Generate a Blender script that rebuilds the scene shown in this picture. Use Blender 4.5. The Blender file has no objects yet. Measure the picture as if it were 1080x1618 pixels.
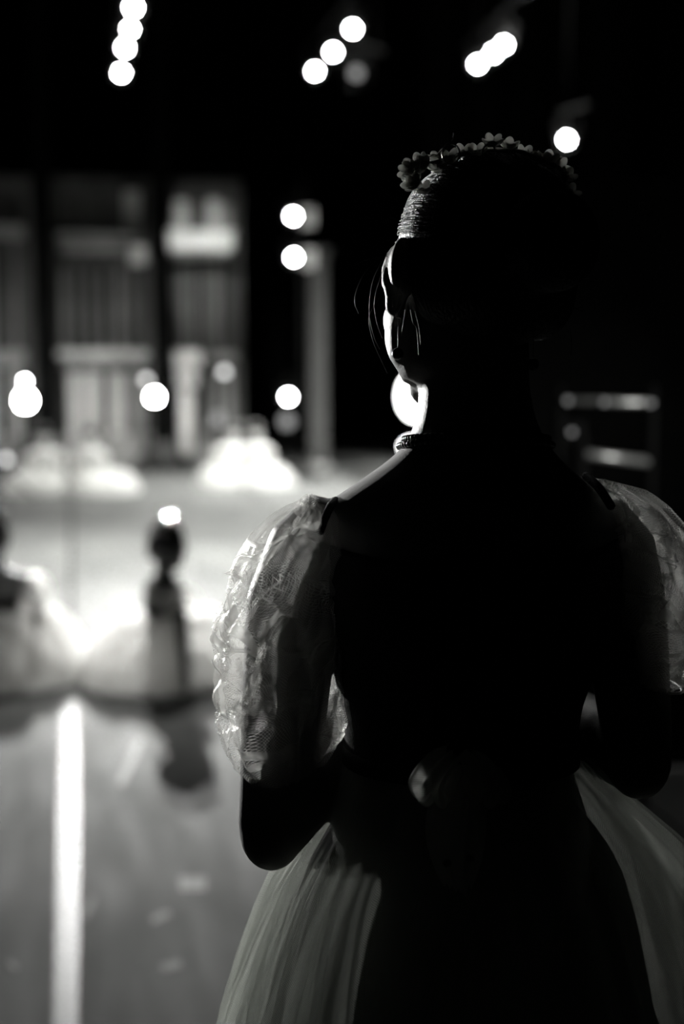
import bpy, bmesh, math, random
from mathutils import Vector, Matrix, noise, Quaternion

V = Vector
rnd = random.Random(7)
C = bpy.context.scene.collection
SC = bpy.context.scene

# ------------------------------------------------------------------ camera
CAM_H = 1.5
FPX = 2247.0
PITCH = math.atan(249.0 / FPX)
FOCUS = 1.30
cam_data = bpy.data.cameras.new('camera')
cam = bpy.data.objects.new('camera', cam_data)
C.objects.link(cam)
cam.location = (0, 0, CAM_H)
cam.rotation_euler = (math.pi / 2 - PITCH, 0, 0)
cam_data.sensor_fit = 'VERTICAL'
cam_data.sensor_height = 36.0
cam_data.sensor_width = 24.0
cam_data.lens = FPX / 1618.0 * 36.0
cam_data.clip_start = 0.05
cam_data.clip_end = 100
cam_data.dof.use_dof = True
cam_data.dof.focus_distance = FOCUS
cam_data.dof.aperture_fstop = 2.4
SC.camera = cam

# ------------------------------------------------------------------ world, exposure
w = bpy.data.worlds.new('world')
SC.world = w
w.use_nodes = True
w.node_tree.nodes['Background'].inputs[0].default_value = (0.0, 0.0, 0.0, 1)
w.node_tree.nodes['Background'].inputs[1].default_value = 0.0
SC.view_settings.view_transform = 'Standard'
SC.view_settings.look = 'None'
SC.view_settings.gamma = 1.0
SC.view_settings.use_curve_mapping = False
SC.view_settings.exposure = 0.0
SC.cycles.transparent_max_bounces = 40
SC.cycles.max_bounces = 6
SC.cycles.diffuse_bounces = 2
SC.cycles.transmission_bounces = 6
SC.cycles.use_denoising = True
SC.cycles.sample_clamp_indirect = 4.0
SC.cycles.caustics_reflective = False

# light levels, all in one place (the lamps themselves are built further down)
KEY_W = 82.0          # overhead row on the left, behind the dancers
ROW_W = 4.0           # the other overhead lamps
BOOM_W = 4.0          # lamps on the boom stand
FLOODL_W = 29.0        # bare lamps on low stands in front of the set
SIDE_W = 8.2         # side lamp just outside the frame, stage left
TOP_W = 150.0          # overhead wash added to brighten the dancers and floor
DISC_E = 160.0          # glow of a small lit lens


def look_dir(px, py):
    f = V((0, math.cos(PITCH), -math.sin(PITCH)))
    u = V((0, math.sin(PITCH), math.cos(PITCH)))
    return f + V((1, 0, 0)) * ((px - 540) / FPX) + u * ((809 - py) / FPX)


def W(px, py, Y):
    d = look_dir(px, py)
    return V((0, 0, CAM_H)) + d * (Y / d.y)


def FL(px, py, z=0.0):
    d = look_dir(px, py)
    return V((0, 0, CAM_H)) + d * ((z - CAM_H) / d.z)


# stage axis (the floor seams run along it)
SA = math.atan((117 - 540) / FPX)
SD = V((math.sin(SA), math.cos(SA), 0))
SR = V((math.cos(SA), -math.sin(SA), 0))


def ST(u, v, z=0.0):
    return SR * u + SD * v + V((0, 0, z))


FV = 19.0


def onplane(px, py, v):
    """pixel -> (u, z) on the upright plane at distance v along the stage axis"""
    d = look_dir(px, py)
    o = V((0, 0, CAM_H))
    t = v / d.dot(SD)
    p = o + d * t
    return p.dot(SR), p.z


# ------------------------------------------------------------------ materials
def new_mat(name):
    m = bpy.data.materials.new(name)
    m.use_nodes = True
    nt = m.node_tree
    return m, nt, nt.nodes['Principled BSDF'], nt.nodes['Material Output']


def mat(name, col, rough=0.6, metal=0.0, var=0.15, scale=8.0, bump=0.0, bscale=60.0, spec=0.5, sheen=0.0, stretch=None):
    m, nt, b, out = new_mat(name)
    if not isinstance(col, tuple):
        col = (col, col * 1.01, col * 0.97)
    tc = nt.nodes.new('ShaderNodeTexCoord')
    src = tc.outputs['Object']
    if stretch:
        mp = nt.nodes.new('ShaderNodeMapping')
        mp.inputs['Scale'].default_value = stretch
        nt.links.new(src, mp.inputs[0])
        src = mp.outputs[0]
    n = nt.nodes.new('ShaderNodeTexNoise')
    n.inputs['Scale'].default_value = scale
    n.inputs['Detail'].default_value = 5
    nt.links.new(src, n.inputs['Vector'])
    r = nt.nodes.new('ShaderNodeValToRGB')
    r.color_ramp.elements[0].position = 0.3
    r.color_ramp.elements[1].position = 0.7
    r.color_ramp.elements[0].color = (*[c * (1 - var) for c in col], 1)
    r.color_ramp.elements[1].color = (*[min(1, c * (1 + var)) for c in col], 1)
    nt.links.new(n.outputs[0], r.inputs[0])
    nt.links.new(r.outputs[0], b.inputs['Base Color'])
    b.inputs['Roughness'].default_value = rough
    b.inputs['Metallic'].default_value = metal
    b.inputs['Specular IOR Level'].default_value = spec
    if sheen:
        b.inputs['Sheen Weight'].default_value = sheen
    if bump:
        n2 = nt.nodes.new('ShaderNodeTexNoise')
        n2.inputs['Scale'].default_value = bscale
        n2.inputs['Detail'].default_value = 4
        nt.links.new(src, n2.inputs['Vector'])
        bp = nt.nodes.new('ShaderNodeBump')
        bp.inputs['Strength'].default_value = bump
        bp.inputs['Distance'].default_value = 0.01
        nt.links.new(n2.outputs[0], bp.inputs['Height'])
        nt.links.new(bp.outputs[0], b.inputs['Normal'])
    return m


def emit_mat(name, strength, col=(1, 1, 0.99)):
    m = bpy.data.materials.new(name)
    m.use_nodes = True
    nt = m.node_tree
    nt.nodes.clear()
    e = nt.nodes.new('ShaderNodeEmission')
    e.inputs[0].default_value = (*col, 1)
    e.inputs[1].default_value = strength
    o = nt.nodes.new('ShaderNodeOutputMaterial')
    nt.links.new(e.outputs[0], o.inputs[0])
    return m


def tulle_mat(name, col, base=0.12, thread=0.75, period=0.0021, trans=0.55, net=True, gloss=0.12):
    """sheer net: see-through holes between fine threads laid out in the cloth's own UV (metres)"""
    m = bpy.data.materials.new(name)
    m.use_nodes = True
    nt = m.node_tree
    nt.nodes.clear()
    L = nt.links.new
    out = nt.nodes.new('ShaderNodeOutputMaterial')
    tr = nt.nodes.new('ShaderNodeBsdfTransparent')
    df = nt.nodes.new('ShaderNodeBsdfDiffuse')
    tl = nt.nodes.new('ShaderNodeBsdfTranslucent')
    gl = nt.nodes.new('ShaderNodeBsdfGlossy')
    gl.inputs['Roughness'].default_value = 0.35
    for n_ in (df, tl, gl):
        n_.inputs['Color'].default_value = (*col, 1)
    m1 = nt.nodes.new('ShaderNodeMixShader')
    m1.inputs[0].default_value = trans
    L(df.outputs[0], m1.inputs[1])
    L(tl.outputs[0], m1.inputs[2])
    m2 = nt.nodes.new('ShaderNodeMixShader')
    m2.inputs[0].default_value = gloss
    L(m1.outputs[0], m2.inputs[1])
    L(gl.outputs[0], m2.inputs[2])
    m3 = nt.nodes.new('ShaderNodeMixShader')
    L(tr.outputs[0], m3.inputs[1])
    L(m2.outputs[0], m3.inputs[2])
    L(m3.outputs[0], out.inputs[0])
    if not net:
        m3.inputs[0].default_value = base
        return m
    uv = nt.nodes.new('ShaderNodeTexCoord')
    sep = nt.nodes.new('ShaderNodeSeparateXYZ')
    L(uv.outputs['UV'], sep.inputs[0])

    def mth(op, a, b=None, c=None):
        n_ = nt.nodes.new('ShaderNodeMath')
        n_.operation = op
        for i, x in enumerate((a, b, c)):
            if x is None:
                continue
            if hasattr(x, 'is_linked'):
                L(x, n_.inputs[i])
            else:
                n_.inputs[i].default_value = x
        return n_.outputs[0]
    k = 2 * math.pi / period * 0.5
    s = mth('ADD', sep.outputs[0], sep.outputs[1])
    d = mth('SUBTRACT', sep.outputs[0], sep.outputs[1])
    a1 = mth('ABSOLUTE', mth('SINE', mth('MULTIPLY', s, k)))
    a2 = mth('ABSOLUTE', mth('SINE', mth('MULTIPLY', d, k)))
    mn = mth('MINIMUM', a1, a2)
    th = nt.nodes.new('ShaderNodeMapRange')
    th.inputs['From Min'].default_value = 0.12
    th.inputs['From Max'].default_value = 0.42
    th.inputs['To Min'].default_value = thread
    th.inputs['To Max'].default_value = base
    L(mn, th.inputs['Value'])
    L(th.outputs[0], m3.inputs[0])
    return m


M = {}
M['black_drape'] = mat('black_drape', 0.003, 1.0, spec=0.0, bump=0.2, bscale=30)
M['black_wall'] = mat('black_wall', 0.003, 1.0, spec=0.0)
M['black_metal'] = mat('black_metal', 0.005, 0.9, 0.0, spec=0.05)
M['grey_metal'] = mat('grey_metal', 0.30, 0.35, 0.7)
M['set_dark'] = mat('set_dark', 0.07, 0.9, spec=0.1, var=0.4, scale=2.5, stretch=(3, 3, 0.6))
M['set_mid'] = mat('set_mid', 0.22, 0.8, spec=0.15, var=0.3, scale=3.0)
M['set_light'] = mat('set_light', 0.5, 0.7, spec=0.2, var=0.2, scale=4.0)
M['set_white'] = mat('set_white', 0.8, 0.6, spec=0.3, var=0.08, scale=4.0)
M['set_glass'] = mat('set_glass', 0.05, 0.15, spec=0.5, var=0.3)
M['skin'] = mat('skin', (0.15, 0.148, 0.142), 0.5, var=0.05, scale=40, bump=0.12, bscale=500, spec=0.4)  # darkened skin; the shade on her backlit side is in the colour
M['skin_far'] = mat('skin_far', 0.6, 0.5, var=0.05, scale=40)  # paler skin copy; stage light on the far dancers is in the colour
M['hair'] = mat('hair', 0.004, 0.38, var=0.3, scale=200, bump=0.5, bscale=260, spec=0.25, stretch=(1, 1, 0.15))
M['bodice'] = mat('bodice', 0.02, 0.75, var=0.1, scale=60, bump=0.15, bscale=400, spec=0.1)  # darkened cloth; shade of the unlit back is put into the colour
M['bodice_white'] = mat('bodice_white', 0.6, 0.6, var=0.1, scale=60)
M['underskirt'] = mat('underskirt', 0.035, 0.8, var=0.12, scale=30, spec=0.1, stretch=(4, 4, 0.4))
M['satin'] = mat('satin', 0.5, 0.35, var=0.05)
M['bead'] = mat('bead', 0.10, 0.12, var=0.1, spec=0.8)
M['pearl'] = mat('pearl', 0.05, 0.25, var=0.1, spec=0.6)
M['wire'] = mat('wire', 0.25, 0.3, 1.0)
M['mirror'] = mat('mirror', 0.95, 0.03, 1.0, var=0.0)
M['eye'] = mat('eye', 0.3, 0.2)
M['iris'] = mat('iris', 0.03, 0.15)
M['tulle'] = tulle_mat('tulle', (0.82, 0.82, 0.79), base=0.05, thread=0.6, trans=0.5, period=0.0021)
M['tulle_skirt'] = tulle_mat('tulle_skirt', (0.56, 0.585, 0.535), base=0.26, thread=0.52, trans=0.45, gloss=0.05)
M['tulle_far'] = tulle_mat('tulle_far', (0.93, 0.93, 0.91), base=0.5, trans=0.7, net=False, gloss=0.02)
M['tulle_under'] = tulle_mat('tulle_under', (0.93, 0.93, 0.91), base=0.6, trans=0.75, net=False, gloss=0.02)
M['tape'] = mat('tape', 0.09, 0.33, var=0.12, scale=12, spec=0.02)
M['tape_dull'] = mat('tape_dull', 0.17, 0.7, var=0.15, scale=30, spec=0.1)
M['lens'] = emit_mat('lens', DISC_E)
M['lens_dim'] = emit_mat('lens_dim', 2.6)
M['lens_faint'] = emit_mat('lens_faint', 0.45)


def floor_mat():
    m, nt, b, out = new_mat('vinyl_floor')
    L = nt.links.new
    tc = nt.nodes.new('ShaderNodeTexCoord')
    mp = nt.nodes.new('ShaderNodeMapping')
    mp.inputs['Rotation'].default_value = (0, 0, SA)
    mp.inputs['Scale'].default_value = (1.0, 0.5, 1)
    L(tc.outputs['Object'], mp.inputs[0])
    n = nt.nodes.new('ShaderNodeTexNoise')
    n.inputs['Scale'].default_value = 1.6
    n.inputs['Detail'].default_value = 8
    n.inputs['Roughness'].default_value = 0.65
    L(mp.outputs[0], n.inputs['Vector'])
    r = nt.nodes.new('ShaderNodeValToRGB')
    r.color_ramp.elements[0].position = 0.35
    r.color_ramp.elements[0].color = (0.105, 0.107, 0.103, 1)
    r.color_ramp.elements[1].position = 0.68
    r.color_ramp.elements[1].color = (0.155, 0.157, 0.150, 1)
    L(n.outputs[0], r.inputs[0])
    # scuffs: long thin marks
    mp2 = nt.nodes.new('ShaderNodeMapping')
    mp2.inputs['Rotation'].default_value = (0, 0, SA + 0.35)
    mp2.inputs['Scale'].default_value = (9.0, 1.1, 1)
    L(tc.outputs['Object'], mp2.inputs[0])
    n2 = nt.nodes.new('ShaderNodeTexNoise')
    n2.inputs['Scale'].default_value = 1.4
    n2.inputs['Detail'].default_value = 3
    L(mp2.outputs[0], n2.inputs['Vector'])
    mr = nt.nodes.new('ShaderNodeMapRange')
    mr.inputs['From Min'].default_value = 0.3
    mr.inputs['From Max'].default_value = 0.75
    mr.inputs['To Min'].default_value = 0.7
    mr.inputs['To Max'].default_value = 0.85
    L(n2.outputs[0], mr.inputs['Value'])
    mx = nt.nodes.new('ShaderNodeMix')
    mx.data_type = 'RGBA'
    mx.blend_type = 'MULTIPLY'
    mx.inputs[0].default_value = 0.35
    L(r.outputs[0], mx.inputs[6])
    L(n2.outputs[0], mx.inputs[7])
    L(mx.outputs[2], b.inputs['Base Color'])
    L(mr.outputs[0], b.inputs['Roughness'])
    b.inputs['Specular IOR Level'].default_value = 0.04
    return m


M['fold'] = tulle_mat('fold', (0.82, 0.82, 0.79), base=0.32, trans=0.5, net=False, gloss=0.15)
M['petal'] = tulle_mat('petal_sheer', (0.7, 0.7, 0.67), base=0.96, trans=0.55, net=False, gloss=0.08)
M['floor'] = floor_mat()


# ------------------------------------------------------------------ mesh helpers
def link_obj(name, mesh, m=None, parent=None, smooth=True):
    o = bpy.data.objects.new(name, mesh)
    C.objects.link(o)
    if m is not None and not mesh.materials:
        mesh.materials.append(m)
    if smooth:
        mesh.shade_smooth()
    if parent is not None:
        o.parent = parent
    return o


def fin(name, bm, m=None, parent=None, smooth=True, recalc=True):
    if recalc:
        bmesh.ops.recalc_face_normals(bm, faces=bm.faces[:])
    me = bpy.data.meshes.new(name)
    bm.to_mesh(me)
    bm.free()
    return link_obj(name, me, m, parent, smooth)


def tag(o, label=None, cat=None, group=None, kind=None):
    if label:
        o['label'] = label
    if cat:
        o['category'] = cat
    if group:
        o['group'] = group
    if kind:
        o['kind'] = kind
    return o


def empty(name, loc=(0, 0, 0)):
    o = bpy.data.objects.new(name, None)
    C.objects.link(o)
    o.location = loc
    o.empty_display_size = 0.1
    return o


def box(bm, c, s, rz=0.0, bevel=0.0):
    mt = Matrix.Translation(c) @ Matrix.Rotation(rz, 4, 'Z') @ Matrix.Diagonal((*s, 1))
    r = bmesh.ops.create_cube(bm, size=1.0, matrix=mt)
    if bevel:
        es = {e for v in r['verts'] for e in v.link_edges}
        bmesh.ops.bevel(bm, geom=list(es), offset=bevel, segments=2, affect='EDGES', profile=0.5)


def blob(bm, c, r, rot=None, seg=20, rings=14):
    mt = Matrix.Translation(c)
    if rot is not None:
        mt = mt @ rot.to_4x4()
    mt = mt @ Matrix.Diagonal((*r, 1))
    bmesh.ops.create_uvsphere(bm, u_segments=seg, v_segments=rings, radius=1.0, matrix=mt)


def tube(bm, pts, rad, n=12, caps=True, sq=None):
    """tapering tube through pts; sq = (axis, factor) flattens it along that axis"""
    pts = [V(p) for p in pts]
    if not hasattr(rad, '__len__'):
        rad = [rad] * len(pts)
    rings = []
    up = None
    for i, p in enumerate(pts):
        a = pts[max(0, i - 1)]
        b = pts[min(len(pts) - 1, i + 1)]
        t = (b - a).normalized()
        if up is None:
            up = V((0, 0, 1)) if abs(t.z) < 0.9 else V((0, 1, 0))
        s = t.cross(up).normalized()
        up = s.cross(t).normalized()
        ring = []
        for k in range(n):
            an = 2 * math.pi * k / n
            q = (s * math.cos(an) + up * math.sin(an)) * rad[i]
            if sq:
                ax, fa = sq
                q = q - ax * (q.dot(ax) * (1 - fa))
            ring.append(bm.verts.new(p + q))
        rings.append(ring)
    for i in range(len(rings) - 1):
        for k in range(n):
            k2 = (k + 1) % n
            bm.faces.new((rings[i][k], rings[i][k2], rings[i + 1][k2], rings[i + 1][k]))
    if caps:
        for ring, sgn in ((rings[0], -1), (rings[-1], 1)):
            i = 0 if sgn < 0 else len(pts) - 1
            j = 1 if sgn < 0 else len(pts) - 2
            d = (pts[i] - pts[j]).normalized() * rad[i] * 0.6
            c = bm.verts.new(pts[i] + d)
            for k in range(n):
                k2 = (k + 1) % n
                bm.faces.new((ring[k], ring[k2], c) if sgn > 0 else (ring[k2], ring[k], c))


def spline(pts, m=6):
    pts = [V(p) for p in pts]
    out = []
    for i in range(len(pts) - 1):
        p0 = pts[max(0, i - 1)]; p1 = pts[i]; p2 = pts[i + 1]; p3 = pts[min(len(pts) - 1, i + 2)]
        for k in range(m):
            t = k / m
            out.append(0.5 * ((2 * p1) + (p2 - p0) * t + (2 * p0 - 5 * p1 + 4 * p2 - p3) * t * t + (3 * p1 - p0 - 3 * p2 + p3) * t ** 3))
    out.append(pts[-1])
    return out


def interp(tab, x):
    """tab rows sorted by first column; smooth interpolation of the rest"""
    if x <= tab[0][0]:
        return list(tab[0][1:])
    for a, b in zip(tab, tab[1:]):
        if x <= b[0]:
            t = (x - a[0]) / (b[0] - a[0])
            return [p + (q - p) * t for p, q in zip(a[1:], b[1:])]
    return list(tab[-1][1:])


def smooth_tab(tab, m=5):
    rows = [V(r[:]) if len(r) <= 4 else None for r in tab]
    out = []
    for i in range(len(tab) - 1):
        p0 = tab[max(0, i - 1)]; p1 = tab[i]; p2 = tab[i + 1]; p3 = tab[min(len(tab) - 1, i + 2)]
        for k in range(m):
            t = k / m
            row = []
            for a, b, c, d in zip(p0, p1, p2, p3):
                row.append(0.5 * (2 * b + (c - a) * t + (2 * a - 5 * b + 4 * c - d) * t * t + (3 * b - a - 3 * c + d) * t ** 3))
            row[0] = p1[0] + (p2[0] - p1[0]) * t
            out.append(row)
    out.append(list(tab[-1]))
    return out


def loft(bm, rings, caps=True):
    vs = [[bm.verts.new(p) for p in r] for r in rings]
    n = len(vs[0])
    for a, b in zip(vs, vs[1:]):
        for k in range(n):
            k2 = (k + 1) % n
            bm.faces.new((a[k], a[k2], b[k2], b[k]))
    if caps:
        bm.faces.new(vs[0][::-1])
        bm.faces.new(vs[-1])


def ell_ring(c, a, b, n=28, ex=2.0):
    out = []
    for k in range(n):
        an = 2 * math.pi * k / n
        ca, sa = math.cos(an), math.sin(an)
        f = (abs(ca) ** ex + abs(sa) ** ex) ** (-1 / ex)
        out.append(c + V((a * ca * f, b * sa * f, 0)))
    return out


def remeshed(bm, voxel, smooth=4, factor=0.5):
    bmesh.ops.recalc_face_normals(bm, faces=bm.faces[:])
    me = bpy.data.meshes.new('tmp')
    bm.to_mesh(me)
    bm.free()
    o = bpy.data.objects.new('tmp', me)
    C.objects.link(o)
    r = o.modifiers.new('r', 'REMESH')
    r.mode = 'VOXEL'
    r.voxel_size = voxel
    s = o.modifiers.new('s', 'SMOOTH')
    s.iterations = smooth
    s.factor = factor
    dg = bpy.context.evaluated_depsgraph_get()
    out = bpy.data.meshes.new_from_object(o.evaluated_get(dg))
    bpy.data.objects.remove(o)
    bpy.data.meshes.remove(me)
    out.materials.clear()
    return out


def cloth(name, nu, nv, f, m, parent=None, wrap=True):
    """grid surface f(u, v) with u in 0..1 around, v in 0..1 along; UVs in metres"""
    me = bpy.data.meshes.new(name)
    cols = nu + 1
    P = [[f(i / nu, j / nv) for i in range(cols)] for j in range(nv + 1)]
    if wrap:
        for row in P:
            row[-1] = row[0].copy()
    verts = [tuple(p) for row in P for p in row]
    faces = []
    for j in range(nv):
        for i in range(nu):
            a = j * cols + i
            faces.append((a, a + 1, a + cols + 1, a + cols))
    me.from_pydata(verts, [], faces)
    # metric uv from the middle row's and middle column's lengths
    jm = nv // 2
    su = [0.0]
    for i in range(nu):
        su.append(su[-1] + (P[jm][i + 1] - P[jm][i]).length)
    im = nu // 3
    sv = [0.0]
    for j in range(nv):
        sv.append(sv[-1] + (P[j + 1][im] - P[j][im]).length)
    uvl = me.uv_layers.new(name='UVMap')
    data = []
    for poly in faces:
        for idx in poly:
            j, i = divmod(idx, cols)
            data += [su[i], sv[j]]
    uvl.data.foreach_set('uv', data)
    me.update()
    return link_obj(name, me, m, parent)


def ridge(x, y, z=0.0):
    return 1.0 - min(1.0, abs(noise.noise(V((x, y, z)))) * 2.4)


# ================================================================== THE SETTING
# floor: sheets of stage vinyl with open joints over a dark base
fl = empty('floor')
tag(fl, kind='structure')
bm = bmesh.new()
box(bm, ST(0, 12.5, -0.06), (30, 32, 0.1), -SA)
tag(fin('floor_base', bm, M['black_wall'], fl, False), kind='structure')
seam_u = FL(110, 1150).dot(SR)
PW = 1.9
panel_mesh = None
for i in range(-5, 7):
    u0 = seam_u + i * PW
    bm = bmesh.new()
    box(bm, V((0, 0, -0.004)), (PW - 0.02, 28.0, 0.008), 0, 0.002)
    if panel_mesh is None:
        o = fin('vinyl_sheet', bm, M['floor'], fl, False)
        panel_mesh = o.data
    else:
        bm.free()
        o = link_obj('vinyl_sheet', panel_mesh, None, fl, False)
    o.location = ST(u0 + PW / 2, 11.2, 0)
    o.rotation_euler = (0, 0, -SA)

# walls and ceiling: black box of the stage house
def wallbox(name, c, s, m=M['black_wall']):
    b_ = bmesh.new()
    box(b_, V((0, 0, 0)), s)
    o = fin(name, b_, m, None, False)
    o.location = c
    o.rotation_euler = (0, 0, -SA)
    tag(o, kind='structure')
    return o


wallbox('wall_back', ST(0, 24.6, 4.5), (26, 0.2, 9.4))
wallbox('wall_right', ST(9.6, 12, 4.5), (0.2, 26, 9.4))
wallbox('wall_left', ST(-11.5, 12, 4.5), (0.2, 26, 9.4))
wallbox('wall_front', ST(0, -2.6, 4.5), (26, 0.2, 9.4))
wallbox('ceiling', ST(0, 11, 9.25), (26, 28, 0.2))

# ------------------------------------------------------------------ floor tapes
def tape(name, quad, m, label, group=None, z=0.0035):
    """quad of floor points; a thin strip with real thickness"""
    bm = bmesh.new()
    lo = [bm.verts.new(V((p.x, p.y, 0.0002))) for p in quad]
    hi = [bm.verts.new(V((p.x, p.y, z))) for p in quad]
    n = len(quad)
    bm.faces.new(hi)
    bm.faces.new(lo[::-1])
    for i in range(n):
        j = (i + 1) % n
        bm.faces.new((lo[i], lo[j], hi[j], hi[i]))
    o = fin(name, bm, m, None, False)
    tag(o, label, 'tape', group)
    return o


L_edge = [(84, 1618), (88, 1450), (91, 1300), (95, 1200), (99, 1120), (101, 1085)]
R_edge = [(123, 1618), (125, 1450), (126, 1300), (125, 1200), (121, 1120), (119, 1085)]
L_edge = [(78, 1900)] + L_edge
R_edge = [(124, 1900)] + R_edge
tape('floor_tape', [FL(*p) for p in L_edge] + [FL(*p) for p in R_edge[::-1]], M['tape'],
     'long white glossy tape strip on the floor running away from the bottom edge')


def small_tape(pa, pb, wpx, m, label, group='small tape scraps on the floor'):
    a = V((*pa, 0)); b = V((*pb, 0))
    d = (b - a).normalized()
    nrm = V((-d.y, d.x, 0)) * wpx / 2
    q = [FL(*(a + nrm).xy), FL(*(b + nrm).xy), FL(*(b - nrm).xy), FL(*(a - nrm).xy)]
    return tape('tape_scrap', q, m, label, group, 0.0015)


small_tape((190, 1240), (222, 1168), 11, M['tape_dull'], 'pale diagonal tape scrap left of the head-shaped shadow on the floor')
small_tape((134, 1452), (148, 1418), 8, M['tape_dull'], 'small slanted tape scrap just right of the long white strip')
small_tape((283, 1397), (325, 1397), 22, M['tape_dull'], 'short pale rectangular tape mark on the floor left of the elbow')
small_tape((240, 1455), (268, 1442), 10, M['tape_dull'], 'faint slanted tape mark below the pale rectangular one')
small_tape((256, 1530), (286, 1524), 12, M['tape_dull'], 'faint tape mark lowest on the floor near the skirt hem')
small_tape((14, 1520), (26, 1532), 9, M['tape_dull'], 'tiny pale tape scrap left of the long white strip')

# ================================================================== LAMPS
def lathe(bm, prof, n=24, axis='Y'):
    """prof: list of (axial, radius)"""
    rings = []
    for a, r in prof:
        ring = []
        for k in range(n):
            an = 2 * math.pi * k / n
            ring.append(V((r * math.cos(an), a, r * math.sin(an))) if axis == 'Y' else V((r * math.cos(an), r * math.sin(an), a)))
        rings.append(ring)
    loft(bm, rings, True)


LAMP = {}


def lamp_meshes():
    bm = bmesh.new()      # housing, opening towards -Y
    lathe(bm, [(0.14, 0.03), (0.13, 0.07), (0.05, 0.085), (-0.08, 0.092), (-0.15, 0.1), (-0.16, 0.1), (-0.16, 0.085), (-0.13, 0.082), (-0.128, 0.01)])
    for k in range(4):
        box(bm, V((0, 0.0 + 0.03 * k, 0.0)), (0.19, 0.008, 0.19), 0, 0.003)
    LAMP['housing'] = fin('housing', bm, M['black_metal']); 
    bm = bmesh.new()
    lathe(bm, [(-0.128, 0.058), (-0.136, 0.054), (-0.140, 0.03), (-0.141, 0.004)], 20)
    LAMP['lens'] = fin('lens', bm, M['lens'])
    bm = bmesh.new()
    pts = [V((-0.115, 0, 0)), V((-0.115, 0, 0.16)), V((0, 0, 0.2)), V((0.115, 0, 0.16)), V((0.115, 0, 0))]
    tube(bm, pts, 0.009, 8)
    tube(bm, [V((0, 0, 0.2)), V((0, 0, 0.265))], 0.012, 8)
    LAMP['yoke'] = fin('yoke', bm, M['black_metal'])
    bm = bmesh.new()
    for s in (-1, 1):
        box(bm, V((s * 0.13, -0.2, 0)), (0.006, 0.09, 0.15), s * 0.5, 0.001)
        box(bm, V((0, -0.195, s * 0.125)), (0.16, 0.09, 0.006), 0, 0.001)
    LAMP['barn_door'] = fin('barn_door', bm, M['black_metal'])
    for k, o in list(LAMP.items()):
        me = o.data
        bpy.data.objects.remove(o)
        LAMP[k] = me
    for nm in ('lens_dim', 'lens_faint'):
        me = LAMP['lens'].copy()
        me.materials.clear()
        me.materials.append(M[nm])
        LAMP[nm] = me


lamp_meshes()


def make_lamp(px, py, Y, label, watts=0.0, target=(-0.3, 3.0, 1.0), group=None, lens='lens', name='stage_lamp', es=1.0, size=0.1, spread=120, pos=None, hood=True):
    p = W(px, py, Y) if pos is None else V(pos)
    root = empty(name, p)
    tag(root, label, 'lamp', group)
    d = (p - V(target)).normalized()
    root.rotation_mode = 'QUATERNION'
    root.rotation_quaternion = d.to_track_quat('Y', 'Z')
    link_obj('housing', LAMP['housing'], None, root)
    lo = link_obj('lens', LAMP[lens], None, root)
    if es != 1.0:
        lo.scale = (es, 1, es)
    link_obj('yoke', LAMP['yoke'], None, root)
    if hood:
        link_obj('barn_door', LAMP['barn_door'], None, root, False)
    if watts > 0:
        ld = bpy.data.lights.new('lamp_light', 'AREA')
        ld.shape = 'DISK'
        ld.size = size
        ld.energy = watts
        ld.spread = math.radians(spread)
        ld.color = (1, 1, 0.985)
        lg = bpy.data.objects.new('lamp_light', ld)
        C.objects.link(lg)
        lg.parent = root
        lg.location = (0, -0.145, 0)
        lg.rotation_euler = (-math.pi / 2, 0, 0)
    return root


def pipe(name, a, b, r, label, cat='pipe', group=None, m='black_metal', feet=None, clamps=None):
    bm = bmesh.new()
    tube(bm, [V(a), V(b)], r, 12)
    o = fin(name, bm, M[m])
    tag(o, label, cat, group)
    return o


# overhead rows (receding battens), Y distances put each row level
ROWL = [(191, 110, 16.0), (197, 69, 15.0), (205, 38, 14.1), (210, 2, 13.1)]
words4 = ['lowest and largest', 'second from the bottom', 'third from the bottom', 'topmost, cut by the upper edge']
rowz = []
for (px, py, Y), wd in zip(ROWL, words4):
    first = py in (110, 69)
    p = make_lamp(px, py, Y, 'round overhead lamp in the upper left row of four, %s' % wd,
                  KEY_W * 0.5 if first else ROW_W, target=(-0.85, 7.0, 0.0), es=0.62 if py != 38 else 0.5, size=0.06, spread=21 if first else 60, hood=False)
    rowz.append(p.location.copy())


def batten(locs, label, ext=0.75):
    locs = [V(l) for l in locs]
    a, b = locs[0], locs[-1]
    d = (b - a).normalized()
    lift = V((0, 0, 0.28))
    bm = bmesh.new()
    tube(bm, [a + lift - d * ext] + [l + lift for l in locs] + [b + lift + d * ext], 0.026, 12)
    root = fin('lighting_batten', bm, M['black_metal'])
    tag(root, label, 'pipe')
    for e in (a + lift, b + lift):
        bm = bmesh.new()
        tube(bm, [e, V((e.x, e.y, 9.145))], 0.008, 6)
        fin('suspension_wire', bm, M['black_metal'], root)
    return root


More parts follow.
